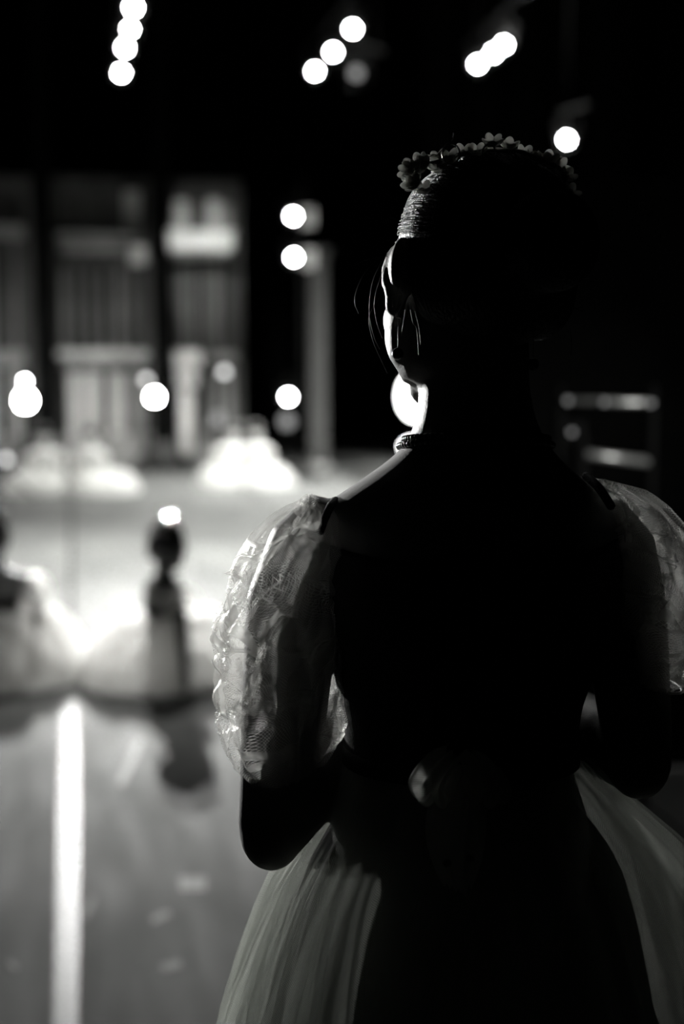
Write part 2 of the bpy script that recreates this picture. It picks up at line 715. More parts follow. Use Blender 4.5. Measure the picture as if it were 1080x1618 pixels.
batten(rowz, 'black ceiling batten carrying the four lamps at upper left')
ROWM = [(497, 108, 16.0), (526, 77, 15.2), (557, 39, 14.2)]
locs = []
for (px, py, Y), wd in zip(ROWM, ['lowest and leftmost', 'middle', 'highest and rightmost']):
    locs.append(make_lamp(px, py, Y, 'overhead lamp, %s of the slanted trio above the pale boom lamps' % wd, ROW_W,
                          target=(0, 7, 0.5), es=0.6, size=0.05, hood=False).location.copy())
batten(locs, 'black ceiling batten carrying the slanted trio of lamps at upper centre')
locs = [make_lamp(563, 114, 15.0, 'very dim overhead lamp right of the slanted trio', 0, lens='lens_faint').location.copy()]
locs.append(locs[0] + V((0.2, 0.3, 0)))
batten(locs, 'short black ceiling pipe holding the very dim lamp', .12)
ROWR = [(755, 96, 16.0), (780, 78, 15.4), (797, 64, 14.9)]
locs = []
for (px, py, Y), wd in zip(ROWR, ['lowest and largest', 'middle', 'highest and smallest']):
    locs.append(make_lamp(px, py, Y, 'overhead lamp, %s of the touching trio above the head' % wd, ROW_W * 0.3,
                          target=(0.4, 8, 0.5), es=0.6, size=0.05, hood=False).location.copy())
batten(locs, 'black ceiling batten carrying the touching trio of lamps')
locs = [make_lamp(895, 220, 15.5, 'single overhead lamp above the right side of the flower crown', 1.5, target=(0.1, 2, 1.2), size=0.05, es=0.6, hood=False).location.copy()]
locs.append(locs[0] + V((0.2, -0.5, 0)))
batten(locs, 'black ceiling pipe holding the single lamp at upper right', .15)

# boom stand with three lamps near the grey column
boom_Y = 17.0
bx = W(476, 500, boom_Y)
bm = bmesh.new()
tube(bm, [V((bx.x, bx.y + 0.28, 0.0)), V((bx.x, bx.y + 0.28, 3.6))], 0.024, 12)
boom = fin('boom_stand', bm, M['black_metal'])
tag(boom, 'tall black boom pipe carrying three lamps left of the grey column', 'stand')
bm = bmesh.new()
lathe(bm, [(0.0, 0.28), (0.035, 0.28), (0.05, 0.06), (0.12, 0.04)], 24, 'Z')
o = fin('base_plate', bm, M['black_metal'], boom)
o.location = (bx.x, bx.y + 0.28, 0)
for pyy in (341, 406, 627):
    q = W(460, pyy, boom_Y)
    bm = bmesh.new()
    tube(bm, [V((q.x, q.y + 0.02, q.z)) + V((0, .1, 0)), V((bx.x, bx.y + 0.28, q.z))], 0.014, 8)
    fin('side_arm', bm, M['black_metal'], boom)
for py, px, wd in ((341, 463, 'highest'), (406, 464, 'middle'), (627, 455, 'lowest')):
    r_ = make_lamp(px, py, boom_Y, 'round bright lamp on the boom pipe left of the grey column, %s of three' % wd, BOOM_W, target=(0.0, 3, 1.2), size=0.05, es=0.62, hood=False)
    if py != 627:
        bm = bmesh.new()
        box(bm, V((0.17, -0.05, -0.02)), (0.16, 0.02, 0.22), 0.2, 0.004)
        fin('lit_side_plate', bm, M['set_mid'], r_, False)  # grey plate; the lit side of the lamp is put into its colour

# bare work lamps on low stands before the set
def stand_lamp(px, py, Y, label, slabel, watts, er=0.06, lens='lens'):
    p = W(px, py, Y)
    root = empty('floor_lamp', V((p.x, p.y, 0)))
    tag(root, label, 'lamp')
    bm = bmesh.new()
    tube(bm, [V((0, 0, 0.28)), V((0, 0, p.z - er * 0.9))], 0.016, 10)
    fin('pole', bm, M['black_metal'], root)
    for k in range(3):
        an = k * 2.094 + 0.4
        bm = bmesh.new()
        tube(bm, [V((0, 0, 0.3)), V((0.3 * math.cos(an), 0.3 * math.sin(an), 0.012))], 0.011, 8)
        fin('leg', bm, M['black_metal'], root)
    bm = bmesh.new()
    lathe(bm, [(p.z - er * 1.5, 0.03), (p.z - er * 0.9, 0.045), (p.z - er * 0.6, 0.04)], 16, 'Z')
    fin('socket', bm, M['black_metal'], root)
    bm = bmesh.new()
    blob(bm, V((0, 0, p.z)), (er, er, er * 1.1), seg=16, rings=12)
    fin('bulb', bm, M[lens], root)
    if watts:
        ld = bpy.data.lights.new('bulb_light', 'POINT')
        ld.energy = watts
        ld.shadow_soft_size = er * 1.12
        lg = bpy.data.objects.new('bulb_light', ld)
        C.objects.link(lg)
        lg.parent = root
        lg.location = (0, 0, p.z)
    return root


stand_lamp(40, 633, 17.0, 'brightest round lamp on a low stand at the far left', '', FLOODL_W, 0.085)
stand_lamp(39, 603, 17.6, 'small bright lamp peeping over the brightest one at the far left', '', 0, 0.02)
stand_lamp(244, 628, 17.6, 'bright round lamp on a low stand between the kneeling pairs', '', FLOODL_W * 0.6, 0.06)
stand_lamp(231, 601, 17.9, 'small softer lamp just above and left of the bright stand lamp', '', 0, 0.05, 'lens_dim')
stand_lamp(354, 589, 17.4, 'small dim grey lamp above the kneeling pair by the column', '', 0, 0.05, 'lens_dim')
stand_lamp(10, 727, 14.6, 'small dim lamp low at the far left edge by the skirt', '', 0, 0.04, 'lens_dim')
stand_lamp(453, 666, 17.4, 'very faint lamp beneath the lowest boom lamp', '', 0, 0.08, 'lens_faint')
stand_lamp(345, 662, 17.6, 'very faint lamp left of the heads of the kneeling pair', '', 0, 0.08, 'lens_faint')

# large floodlight seen between jaw and shoulder
def flood(px, py, Y, rx, rz, label, watts):
    p = W(px, py, Y)
    root = empty('flood_lamp', V((p.x, p.y, 0)))
    tag(root, label, 'lamp')
    bm = bmesh.new()
    lathe(bm, [(0.16, 0.5), (0.1, 0.85), (0.0, 1.12), (-0.02, 1.12), (-0.02, 1.03), (0.012, 1.0), (0.014, 0.05)], 28)
    h = fin('housing', bm, M['black_metal'], root)
    h.scale = (rx, 1, rz)
    h.location = (0, 0.02, p.z)
    bm = bmesh.new()
    lathe(bm, [(0.0, 1.0), (-0.01, 0.9), (-0.02, 0.1)], 28)
    g = fin('lens', bm, M['flood'], root)
    g.scale = (rx, 1, rz)
    g.location = (0, 0.012, p.z)
    bm = bmesh.new()
    tube(bm, [V((0, 0.2, 0.03)), V((0, 0.2, p.z))], 0.018, 10)
    tube(bm, [V((0, 0.2, p.z)), V((0, 0.1, p.z))], 0.018, 10)
    fin('pole', bm, M['black_metal'], root)
    bm = bmesh.new()
    lathe(bm, [(0.0, 0.2), (0.03, 0.2), (0.045, 0.03)], 20, 'Z')
    o = fin('base_plate', bm, M['black_metal'], root)
    o.location = (0, 0.2, 0)
    return root


M['flood'] = emit_mat('flood', 14.0)
flood(657, 626, 11.0, 0.125, 0.175, 'large bright floodlight showing between her jaw and shoulder', 0)
flood(655, 706, 10.2, 0.09, 0.05, 'smaller low floodlight just above her shoulder by the necklace', 0)

# lamps outside the frame: side lamp on a stand at the left, unseen wash lamps added to brighten dancers and floor
side = make_lamp(0, 0, 1, 'side lamp on the left wing stand, beyond the edge', SIDE_W, target=(-0.16, 1.35, 1.27), pos=(-3.95, 8.8, 1.65), size=0.2, spread=11)
bm = bmesh.new()
tube(bm, [V((-4.1, 9.1, 0.0)), V((-4.1, 9.1, 2.5))], 0.024, 12)
tag(fin('boom_stand', bm, M['black_metal']), 'black pipe stand of the left wing side lamp', 'stand')
for (x, y, tx, ty, wt) in ((2.4, 13.8, 0.9, 15.8, 5.0), (-3.2, 13.2, -2.6, 15.9, 0.8), (0.2, 13.6, -0.9, 15.6, 0.4), (-1.6, 12.0, -0.9, 10.2, 4.2)):
    l_ = make_lamp(0, 0, 1, 'added high wash lamp beyond the upper edge, %s' % {-3.2: 'above the leftmost pair of far dancers', 0.2: 'above the pair before the column', 2.4: 'rightmost of the wash lamps', -1.6: 'nearest of the wash lamps'}[x], TOP_W * wt, target=(tx, ty, 0.2), pos=(x, y, 7.6), size=0.3, spread=60, group='added overhead wash lamps')
_bu, _bz = onplane(319, 384, FV)
_bp = ST(_bu, FV - .9, _bz)
make_lamp(0, 0, 1, 'added overhead lamp brightening the painted balcony, beyond the upper edge', 3.4, target=_bp + V((0, 0, .04)), pos=(-1.4, 9.0, 5.6), size=0.06, spread=12, hood=False)  # unseen lamp added to brighten the balcony
batten([(-1.4, 9.0, 5.6), (-0.9, 9.0, 5.6)], 'short black batten of the added balcony lamp, beyond the upper edge', .2)
batten([(-3.2, 13.2, 7.6), (0.2, 13.6, 7.6)], 'high black batten of the added wash lamps')

# ================================================================== THE SET (palace front)
fac = empty('palace_scenery', ST(0, 0, 0))
tag(fac, 'tall painted palace front of pilasters, doors and balconies behind the dancers', 'scenery')


def flat(name, rect, dep, m, proud=0.0, bevel=0.015):
    """upright box on the set front covering the pixel rect, dep thick, proud metres before the front"""
    x0, y0, x1, y1 = rect
    v = FV - proud
    u0, z1 = onplane(x0, y0, v)
    u1, z0 = onplane(x1, y1, v)
    z0 = max(z0, 0.002)
    bm = bmesh.new()
    box(bm, V((0, 0, 0)), (u1 - u0, dep, z1 - z0), 0, bevel)
    o = fin(name, bm, M[m], fac, False)
    o.location = ST((u0 + u1) / 2, v + dep / 2, (z0 + z1) / 2)
    o.rotation_euler = (0, 0, -SA)
    return o


flat('flat_panel', (-260, 270, 385, 735), 0.1, 'set_dark')
flat('plinth', (-260, 692, 385, 735), 0.25, 'set_mid', 0.2)
# dark columns standing before the front
for x0, x1 in ((-150, -105), (42, 88), (236, 273)):
    flat('dark_column', (x0, -60, x1, 735), 0.4, 'black_drape', 0.6)
flat('column_base', (38, 700, 92, 735), 0.5, 'set_dark', 0.66)
flat('column_base', (232, 700, 277, 735), 0.5, 'set_dark', 0.66)
# bay 1 (cut by the frame)
flat('cornice', (-100, 352, 38, 374), 0.3, 'set_mid', 0.25)
flat('lintel', (-100, 553, 40, 580), 0.25, 'set_mid', 0.2)
for x in (-60, -20, 18):
    flat('pilaster', (x, 376, x + 10, 552), 0.12, 'set_mid', 0.1)
    flat('door_panel', (x, 585, x + 18, 690), 0.08, 'set_light', 0.06)
# bay 2
flat('cornice', (90, 366, 232, 378), 0.4, 'set_mid', 0.35)
flat('cornice', (94, 382, 228, 398), 0.3, 'set_mid', 0.22)
flat('corbel', (206, 386, 231, 416), 0.35, 'set_light', 0.45)
for x in (97, 113, 128, 143, 158, 173, 188):
    flat('window_bar', (x, 300, x + 5, 364), 0.06, 'set_mid', 0.08)
flat('pilaster', (196, 300, 222, 364), 0.14, 'set_light', 0.12)
for x in (95, 118, 140, 160, 184, 206):
    flat('pilaster', (x, 420, x + (11 if x in (95, 184) else 6), 552), 0.12, 'set_mid', 0.1)
for x in (101, 122, 146, 168, 190):
    flat('window_pane', (x + 4, 425, x + 18, 545), 0.03, 'set_glass', 0.04)
flat('lintel', (90, 553, 234, 566), 0.3, 'set_light', 0.25)
flat('lintel', (96, 568, 228, 580), 0.2, 'set_mid', 0.15)
for x0, x1, mm in ((106, 130, 'set_light'), (133, 160, 'set_light'), (174, 198, 'set_light'), (205, 232, 'set_mid')):
    flat('door_panel', (x0, 586, x1, 688), 0.08, mm, 0.06)
for x0, x1 in ((100, 105), (162, 172), (199, 204)):
    flat('door_post', (x0, 582, x1, 690), 0.12, 'set_dark', 0.1)
# bay 3 with the lit balcony
bal = flat('balcony', (268, 366, 370, 396), 0.7, 'set_white', 0.9, 0.06)
flat('balcony_soffit', (274, 396, 366, 403), 0.6, 'set_mid', 0.8)
flat('balcony_rail', (266, 362, 372, 368), 0.75, 'set_white', 0.93)
flat('pilaster', (276, 316, 297, 364), 0.12, 'set_light', 0.4)
flat('pilaster', (328, 314, 348, 364), 0.12, 'set_light', 0.42)
flat('pilaster', (350, 322, 366, 364), 0.12, 'set_mid', 0.4)
for x in (300, 308, 316):
    flat('window_bar', (x, 320, x + 3, 364), 0.05, 'set_mid', 0.3)
for x, w_ in ((283, 14), (304, 6), (318, 6), (334, 14)):
    flat('pilaster', (x, 408, x + w_, 552), 0.12, 'set_mid', 0.1)
flat('lintel', (275, 553, 318, 580), 0.35, 'set_light', 0.4)
flat('capital', (279, 584, 312, 612), 0.3, 'set_light', 0.45)
flat('round_pier', (284, 614, 307, 722), 0.3, 'set_white', 0.5, 0.08)
flat('lintel', (322, 556, 372, 572), 0.25, 'set_mid', 0.2)
for x0, x1 in ((318, 330), (338, 348), (356, 370)):
    flat('door_panel', (x0, 580, x1, 690), 0.08, 'set_mid', 0.06)
for x0, x1, y0, y1 in ((312, 340, 668, 690),):
    flat('railing', (x0, y0, x1 + 50, y1 - 12), 0.05, 'set_mid', 0.3)

# grey column right of the boom
cp = W(502, 600, 18.2)
M['column_grey'] = mat('column_grey', 0.075, 0.8, spec=0.1)
colr = empty('grey_column', V((cp.x, cp.y, 0)))
tag(colr, 'tall grey round column right of the boom lamps', 'column')
bm = bmesh.new()
lathe(bm, [(0.12, 0.125), (0.2, 0.12), (2.6, 0.11), (2.7, 0.115)], 28, 'Z')
fin('shaft', bm, M['column_grey'], colr)
bm = bmesh.new()
lathe(bm, [(0.001, 0.17), (0.05, 0.17), (0.07, 0.15), (0.1, 0.155), (0.13, 0.135)], 28, 'Z')
fin('base_plate', bm, M['set_mid'], colr)
bm = bmesh.new()
lathe(bm, [(2.68, 0.12), (2.72, 0.15), (2.76, 0.16), (2.80, 0.17), (2.82, 0.16)], 28, 'Z')
fin('capital', bm, M['column_grey'], colr)

# black masking drapes (folded) hung right of the column and beyond
def drape(u0, v, width, label, z1=8.9, seed=0):
    def f(a, b):
        x = a * width
        dy = 0.09 * math.sin(x * 11 + seed) + 0.03 * math.sin(x * 23 + 1.3 * seed + b)
        p = ST(u0 + x, v, 0.02 + b * z1)
        return p + SD * dy
    o = cloth('masking_drape', int(width * 24), 8, f, M['black_drape'], None, wrap=False)
    tag(o, label, 'drape')
    return o


drape(4.6, 18.6, 4.2, 'black folded masking drape behind the woman, farther one', seed=1)
drape(3.9, 10.5, 4.8, 'black folded masking drape behind the woman, nearer one', seed=2)
drape(-9.5, 14.5, 2.2, 'black folded masking drape beyond the left edge', seed=3)

wf = empty('dark_screen', V((2.0, 5.05, 0)))  # black screen added to keep the floor right of the woman dark
tag(wf, 'added low black screen darkening the view behind the rail rack', 'flat')
bm = bmesh.new()
box(bm, V((0, 0, 1.06)), (3.2, 0.03, 2.10), 0, 0.004)
fin('flat_panel', bm, M['black_wall'], wf, False)
for k in (-1.4, 0, 1.4):
    bm = bmesh.new()
    tube(bm, [V((k, 0.05, 0.02)), V((k, 0.05, 2.05))], 0.02, 8)
    tube(bm, [V((k, 0.05, 1.3)), V((k, 0.7, 0.02))], 0.02, 8)
    fin('brace', bm, M['black_metal'], wf)

# ---------------------------------------------------------------- rack of rails at the right edge
rk = empty('rail_rack', W(960, 700, 4.6) * 1.0)
rk.location.z = 0
tag(rk, 'dark metal rack with two pale horizontal rails right of the head', 'rack')
RY = 4.6


def rail(name, a, b, r, m='grey_metal', Ya=RY, Yb=RY):
    bm = bmesh.new()
    tube(bm, [W(*a, Ya) - rk.location, W(*b, Yb) - rk.location], r, 12)
    return fin(name, bm, M[m], rk)


rail('rail', (888, 633), (1034, 637), 0.0115)
rail('rail', (925, 718), (1022, 730), 0.014, Ya=RY - 0.1)
for px in (884, 1031):
    t_ = W(px, 612, RY)
    bm = bmesh.new()
    tube(bm, [V((t_.x, t_.y, 0.0)) - rk.location, t_ - rk.location], 0.014, 10)
    fin('post', bm, M['black_metal'], rk)
for px in (918,):
    t_ = W(px, 690, RY - .1)
    bm = bmesh.new()
    tube(bm, [V((t_.x, t_.y, 0.0)) - rk.location, t_ - rk.location], 0.02, 10)
    fin('post', bm, M['black_metal'], rk)
bm = bmesh.new()
a_ = W(884, 900, RY); b_ = W(1031, 900, RY)
tube(bm, [a_ - rk.location, b_ - rk.location], 0.014, 10)
fin('rail', bm, M['black_metal'], rk)
for i, (px, py) in enumerate(((897, 633), (955, 635), (1028, 637), (903, 683))):
    p = W(px, py, RY - 0.03)
    bm = bmesh.new()
    blob(bm, p - rk.location, (0.009, 0.009, 0.009), seg=12, rings=8)
    fin('glint_ball', bm, M['glint_glow'] if 'glint_glow' in M else M.setdefault('glint_glow', emit_mat('glint_glow', 0.35)), rk)  # small glowing balls standing in for glints on the rack
bm = bmesh.new()
a_ = W(903, 683, RY)
box(bm, a_ - rk.location + V((0, 0.03, 0)), (0.09, 0.05, 0.07), 0, 0.006)
fin('control_box', bm, M['black_metal'], rk)
ld = bpy.data.lights.new('rack_light', 'SPOT')
rl = make_lamp(0, 0, 1, 'small lamp of the right wing, beyond the edge', 1.6, target=(0.85, 4.6, 1.2), pos=(2.2, 3.3, 1.8), size=0.1, spread=40)
bm = bmesh.new()
tube(bm, [V((2.3, 3.05, 0.0)), V((2.3, 3.05, 2.0))], 0.02, 12)
tag(fin('boom_stand', bm, M['black_metal']), 'black pipe stand of the small right wing lamp', 'stand')


# ================================================================== FIGURES
def head_blobs(bm, T, s=1.0, ears=True):
    """a head with face, ears and the start of the neck; T maps head space (x right, y forward, z up) to the figure"""
    R3 = T.to_3x3()
    rr = R3.normalized()

    def b(c, r, rot=None, seg=20, rings=14):
        q = rr if rot is None else rr @ rot
        blob(bm, T @ V(c), [x * s for x in r], q, seg, rings)
    b((0, -0.012, 0.032), (0.072, 0.092, 0.083), seg=28, rings=20)
    b((0, 0.028, -0.012), (0.062, 0.064, 0.080), seg=24, rings=18)
    b((0, 0.034, -0.058), (0.048, 0.050, 0.044))
    b((0, 0.062, -0.090), (0.022, 0.020, 0.018))            # chin
    for sx in (-1, 1):
        tube(bm, [T @ V((sx * 0.046, 0.020, 0.0)), T @ V((sx * 0.045, 0.024, -0.035)), T @ V((sx * 0.040, 0.028, -0.062)), T @ V((sx * 0.028, 0.045, -0.082))], [0.020 * s, 0.021 * s, 0.018 * s, 0.014 * s], 12)
    for sx in (-1, 1):
        b((sx * 0.040, 0.046, -0.028), (0.022, 0.030, 0.026))    # cheek bone
        b((sx * 0.048, 0.026, -0.040), (0.020, 0.032, 0.040))    # cheek
        b((sx * 0.044, 0.012, -0.070), (0.014, 0.034, 0.020))    # jaw corner
        b((sx * 0.027, 0.080, 0.016), (0.022, 0.012, 0.008))     # brow
        b((sx * 0.010, 0.094, -0.034), (0.007, 0.008, 0.006), seg=12, rings=8)   # nostril wing
        for zz, yy in ((0.0085, 0.0815), (-0.0095, 0.080)):                      # lids
            tube(bm, [T @ V((sx * 0.014, yy - .004, zz * .35)), T @ V((sx * 0.028, yy, zz)), T @ V((sx * 0.041, yy - .009, zz * .35))], [.0035 * s, .0046 * s, .0035 * s], 8)
        if ears:
            e = Matrix.Rotation(sx * -0.45, 3, 'Z')
            b((sx * 0.078, -0.004, 0.006), (0.008, 0.022, 0.030), e)
            b((sx * 0.084, -0.014, 0.012), (0.006, 0.012, 0.026), e)
            b((sx * 0.076, 0.004, -0.022), (0.007, 0.012, 0.014), e)
    tube(bm, [T @ V((0, 0.084, 0.012)), T @ V((0, 0.094, -0.012)), T @ V((0, 0.104, -0.030))], [0.006 * s, 0.008 * s, 0.010 * s], 10)
    b((0, 0.086, -0.054), (0.018, 0.009, 0.005), seg=14, rings=8)
    b((0, 0.084, -0.063), (0.016, 0.009, 0.006), seg=14, rings=8)


def finger(bm, base, d, curl, length, r, n=3):
    """a bent finger: base point, direction, curl direction"""
    pts = [base]
    dd = d.normalized()
    L_ = length / n
    for k in range(n):
        pts.append(pts[-1] + dd * L_ * (1.15 - 0.15 * k))
        dd = (dd + curl * 0.42).normalized()
    tube(bm, pts, [r, r * 0.98, r * 0.9, r * 0.75][:n + 1], 8)


def hand_blobs(bm, wrist, d, nrm, side, s=1.0):
    """palm + five fingers. d: pointing along the hand, nrm: out of the palm (curl direction), side: thumb side"""
    d = d.normalized(); nrm = nrm.normalized(); side = (side - d * side.dot(d)).normalized()
    rot = Matrix((side, d, nrm)).transposed()
    blob(bm, wrist + d * 0.045 * s, (0.036 * s, 0.05 * s, 0.014 * s), rot, 16, 12)
    lens = [0.068, 0.077, 0.072, 0.056]
    for k in range(4):
        off = (0.027 - 0.018 * k) * s
        finger(bm, wrist + d * 0.078 * s + side * off, d + side * (0.10 - 0.07 * k), nrm, lens[k] * s, 0.0078 * s)
    finger(bm, wrist + d * 0.025 * s + side * 0.026 * s, d * 0.6 + side * 0.75, nrm * 0.6, 0.055 * s, 0.0092 * s)


# ---------------------------------------------------------------- the woman in the foreground
Y0 = 1.32
PXM = FPX / Y0
cx0 = 727
woman = empty('dancer', V((W(cx0, 1100, Y0).x, Y0, 0)))
tag(woman, 'standing woman in tulle puff sleeves and flower crown seen from behind, dark against the stage', 'person')
O = woman.location.copy()


def wloc(px, py, Y=Y0):
    return W(px, py, Y) - O


body_tab = [  # py, xl, xr, half depth, centre Y offset
    (520, 668, 838, .052, .02), (560, 665, 838, .054, .018), (600, 664, 838, .055, .015), (640, 661, 842, .056, .01), (670, 655, 850, .058, .008),
    (695, 644, 862, .061, .005), (715, 628, 876, .066, .003), (735, 604, 896, .072, .002), (755, 575, 918, .078, .0), (775, 545, 940, .083, 0), (792, 520, 958, .087, 0),
    (815, 498, 970, .09, 0), (860, 497, 965, .098, 0), (920, 503, 955, .103, 0), (1000, 522, 940, .10, 0), (1060, 535, 925, .094, 0),
    (1110, 546, 908, .088, 0), (1160, 550, 903, .086, 0), (1210, 545, 908, .09, 0), (1280, 524, 930, .102, 0), (1370, 508, 946, .112, 0),
    (1480, 505, 949, .116, 0), (1580, 515, 938, .11, 0), (1680, 528, 924, .10, 0)]
stab = smooth_tab(body_tab, 4)


def body_ring(row, grow=0.0, n=36, ex=2.25):
    py, xl, xr, b, yo = row
    c = W((xl + xr) / 2, py, Y0) - O
    a = (xr - xl) / 2 / FPX * Y0
    c.y = yo
    return ell_ring(c, a + grow, b + grow, n, ex)


def woman_body():
    bm = bmesh.new()
    loft(bm, [body_ring(r) for r in stab])
    # head: turned to the left and a little down
    hc = V((W(746, 459, 1.33).x - O.x, 0.022, W(746, 459, 1.33).z))
    T = Matrix.Translation(hc) @ Matrix.Rotation(math.radians(8), 4, 'Y') @ Matrix.Rotation(math.radians(25), 4, 'Z') @ Matrix.Rotation(math.radians(-7), 4, 'X')
    head_blobs(bm, T, 1.0)
    # left arm
    A = [wloc(545, 835), wloc(500, 880), wloc(465, 960, 1.31), wloc(454, 1060, 1.30), wloc(446, 1160, 1.285), wloc(436, 1240, 1.275), wloc(428, 1308, 1.27)]
    ra = [.046, .050, .0465, .0420, .039, .034, .031]
    tube(bm, A, ra, 20)
    E = wloc(429, 1312, 1.27)
    blob(bm, E, (.030, .034, .037))
    wr = wloc(604, 1064, 1.47)
    F_ = [E, E.lerp(wr, .25) , E.lerp(wr, .55), wr]
    tube(bm, F_, [.033, .040, .037, .026], 18)
    hd = V((0.85, 0.35, 0.10)).normalized()
    hand_blobs(bm, wr + hd * 0.01, hd, V((0.1, -1, -0.2)), V((0, -0.2, 1)))
    # right arm
    A = [wloc(925, 835), wloc(962, 880), wloc(982, 950, 1.31), wloc(992, 1030, 1.30), wloc(1001, 1120, 1.29), wloc(1008, 1190, 1.28)]
    ra = [.044, .046, .0405, .0375, .034, .031]
    tube(bm, A, ra, 20)
    E = wloc(1008, 1200, 1.28)
    blob(bm, E, (.030, .034, .037))
    wr2 = wloc(862, 1105, 1.49)
    tube(bm, [E, E.lerp(wr2, .25), E.lerp(wr2, .55), wr2], [.033, .037, .032, .024], 18)
    hd = V((-0.85, 0.4, 0.0)).normalized()
    hand_blobs(bm, wr2 + hd * 0.01, hd, V((-0.1, -1, -0.2)), V((0, -0.2, 1)))
    # legs and feet
    zc = wloc(727, 1650).z
    for sx in (-1, 1):
        tube(bm, [V((sx * .07, 0, zc)), V((sx * .075, 0, .66)), V((sx * .07, .01, .47)), V((sx * .068, -.01, .32)), V((sx * .065, -.02, .09))],
             [.085, .074, .052, .054, .033], 18)
        tube(bm, [V((sx * .065, -.05, .035)), V((sx * .07, .03, .045)), V((sx * .08, .13, .022))], [.03, .038, .024], 14)
    me = remeshed(bm, 0.0042, 5, 0.5)
    return me, T


bmw, TH = woman_body()
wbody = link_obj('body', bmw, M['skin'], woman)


def eyes(parent, T, s=1.0):
    for sx in (-1, 1):
        bm = bmesh.new()
        blob(bm, T @ V((sx * 0.028, 0.0740, -0.001)), (0.0112 * s,) * 3, seg=14, rings=10)
        e = fin('eye', bm, M['eye'], parent)
        bm = bmesh.new()
        blob(bm, T @ V((sx * 0.028, 0.0840, -0.0015)), (0.005 * s, 0.0022 * s, 0.005 * s), seg=12, rings=8)
        fin('iris', bm, M['iris'], e)
        bm = bmesh.new()
        tube(bm, [T @ V((sx * 0.012, 0.0925, 0.017)), T @ V((sx * 0.027, 0.0925, 0.0225)), T @ V((sx * 0.043, 0.079, 0.018))], [.0018 * s, .0024 * s, .001 * s], 8)
        fin('eyebrow', bm, M['hair'], parent)


eyes(woman, TH, 1.0)

# hair: combed cap with a bun, plus loose strands
def hair_cap(T, s, parent, voxel=0.006, bun=True):
    bm = bmesh.new()
    R = T.to_3x3().normalized()
    blob(bm, T @ V((0.0, -0.020, 0.042)), (0.079 * s, 0.094 * s, 0.080 * s), R, 32, 22)
    blob(bm, T @ V((0.0, 0.012, 0.066)), (0.064 * s, 0.072 * s, 0.056 * s), R, 28, 18)
    blob(bm, T @ V((0.0, -0.050, 0.010)), (0.074 * s, 0.064 * s, 0.066 * s), R, 28, 18)
    for sx in (-1, 1):
        blob(bm, T @ V((sx * 0.050, -0.040, 0.002)), (0.030 * s, 0.042 * s, 0.046 * s), R, 20, 14)
    if bun:
        blob(bm, T @ V((0.0, -0.128, 0.03)), (0.045 * s, 0.036 * s, 0.045 * s), R, 24, 16)
        tube(bm, [T @ V((0, -0.09, 0.03)), T @ V((0, -0.12, 0.03))], 0.03 * s, 14)
    me = remeshed(bm, voxel, 3, 0.5)
    return link_obj('hair', me, M['hair'], parent)


hair = hair_cap(TH, 0.99, woman, 0.005)


def strands():
    """combed strands over the cap and stray wisps round the ear and nape: too fine to count"""
    bm = bmesh.new()
    r2 = random.Random(11)
    Ti = TH
    bun = V((0, -0.11, 0.03))
    for i in range(650):
        a = r2.uniform(0, 2 * math.pi)
        el = r2.uniform(-0.5, 1.15)
        c = V((0.0, -0.022, 0.042)); rr = V((0.080, 0.093, 0.081)) * 0.99
        p0d = V((math.cos(a) * math.cos(el), abs(math.sin(a)) * math.cos(el) * 0.75 - 0.1, math.sin(el)))
        pts = []
        for k in range(9):
            t = k / 8
            q = (p0d.lerp(V((0.05 * math.cos(a), -1, -0.15)), t)).normalized()
            jit = 0.0016 * math.sin(9 * t + i) + r2.uniform(0, 0.0026)
            pts.append(Ti @ (c + V((q.x * rr.x, q.y * rr.y, q.z * rr.z)) * (1.0 + jit * 8)))
        tube(bm, pts, r2.uniform(0.0003, 0.0007), 4, False)
    o = fin('hair_strand', bm, M['hair'], hair)
    tag(o, kind='stuff')
    bm = bmesh.new()
    # stray wisps left of the ear and nape (traced to a free distance behind the ear)
    W_ = [((612, 400), (590, 440), (583, 490), (590, 530), (600, 552)),
          ((607, 420), (592, 470), (594, 505), (604, 535)),
          ((600, 470), (583, 500), (588, 535), (598, 560), (612, 590)),
          ((612, 395), (577, 430), (560, 470), (566, 495)),
          ((640, 490), (636, 515), (634, 530)), ((648, 490), (652, 510), (658, 520), (661, 560)),
          ((655, 490), (662, 520), (664, 545)),           ((880, 470), (905, 485), (921, 492)), ((880, 500), (905, 488), (918, 486)), ((860, 520), (845, 532), (842, 534)),
          ((900, 520), (903, 545), (901, 560)), ((870, 235), (868, 222)), ((700, 240), (714, 222), (716, 210)), ((630, 350), (618, 345), (610, 352)),
          ((612, 405), (575, 412), (560, 420))]
    for w_ in W_:
        pts = spline([wloc(x, y, 1.27) for x, y in w_], 5)
        tube(bm, pts, 0.00032, 4, False)
    o = fin('hair_wisp', bm, M['hair_wisp'], hair)
    tag(o, kind='stuff')


M['hair_wisp'] = mat('hair_wisp', 0.006, 0.45, spec=0.15)
strands()

# flower crown
crown = empty('flower_crown')
crown.parent = woman
arc_px = [(657, 296), (652, 276), (664, 258), (684, 254), (705, 247), (728, 240), (755, 236), (778, 232), (800, 235), (823, 236), (845, 246), (866, 252), (884, 264), (893, 284), (897, 300)]
arc = [wloc(x, y + 4, 1.30 if 0 < i < 14 else 1.29) for i, (x, y) in enumerate(arc_px)]
bm = bmesh.new()
tube(bm, spline(arc, 4), 0.0022, 8)
fin('wire_band', bm, M['wire'], crown)
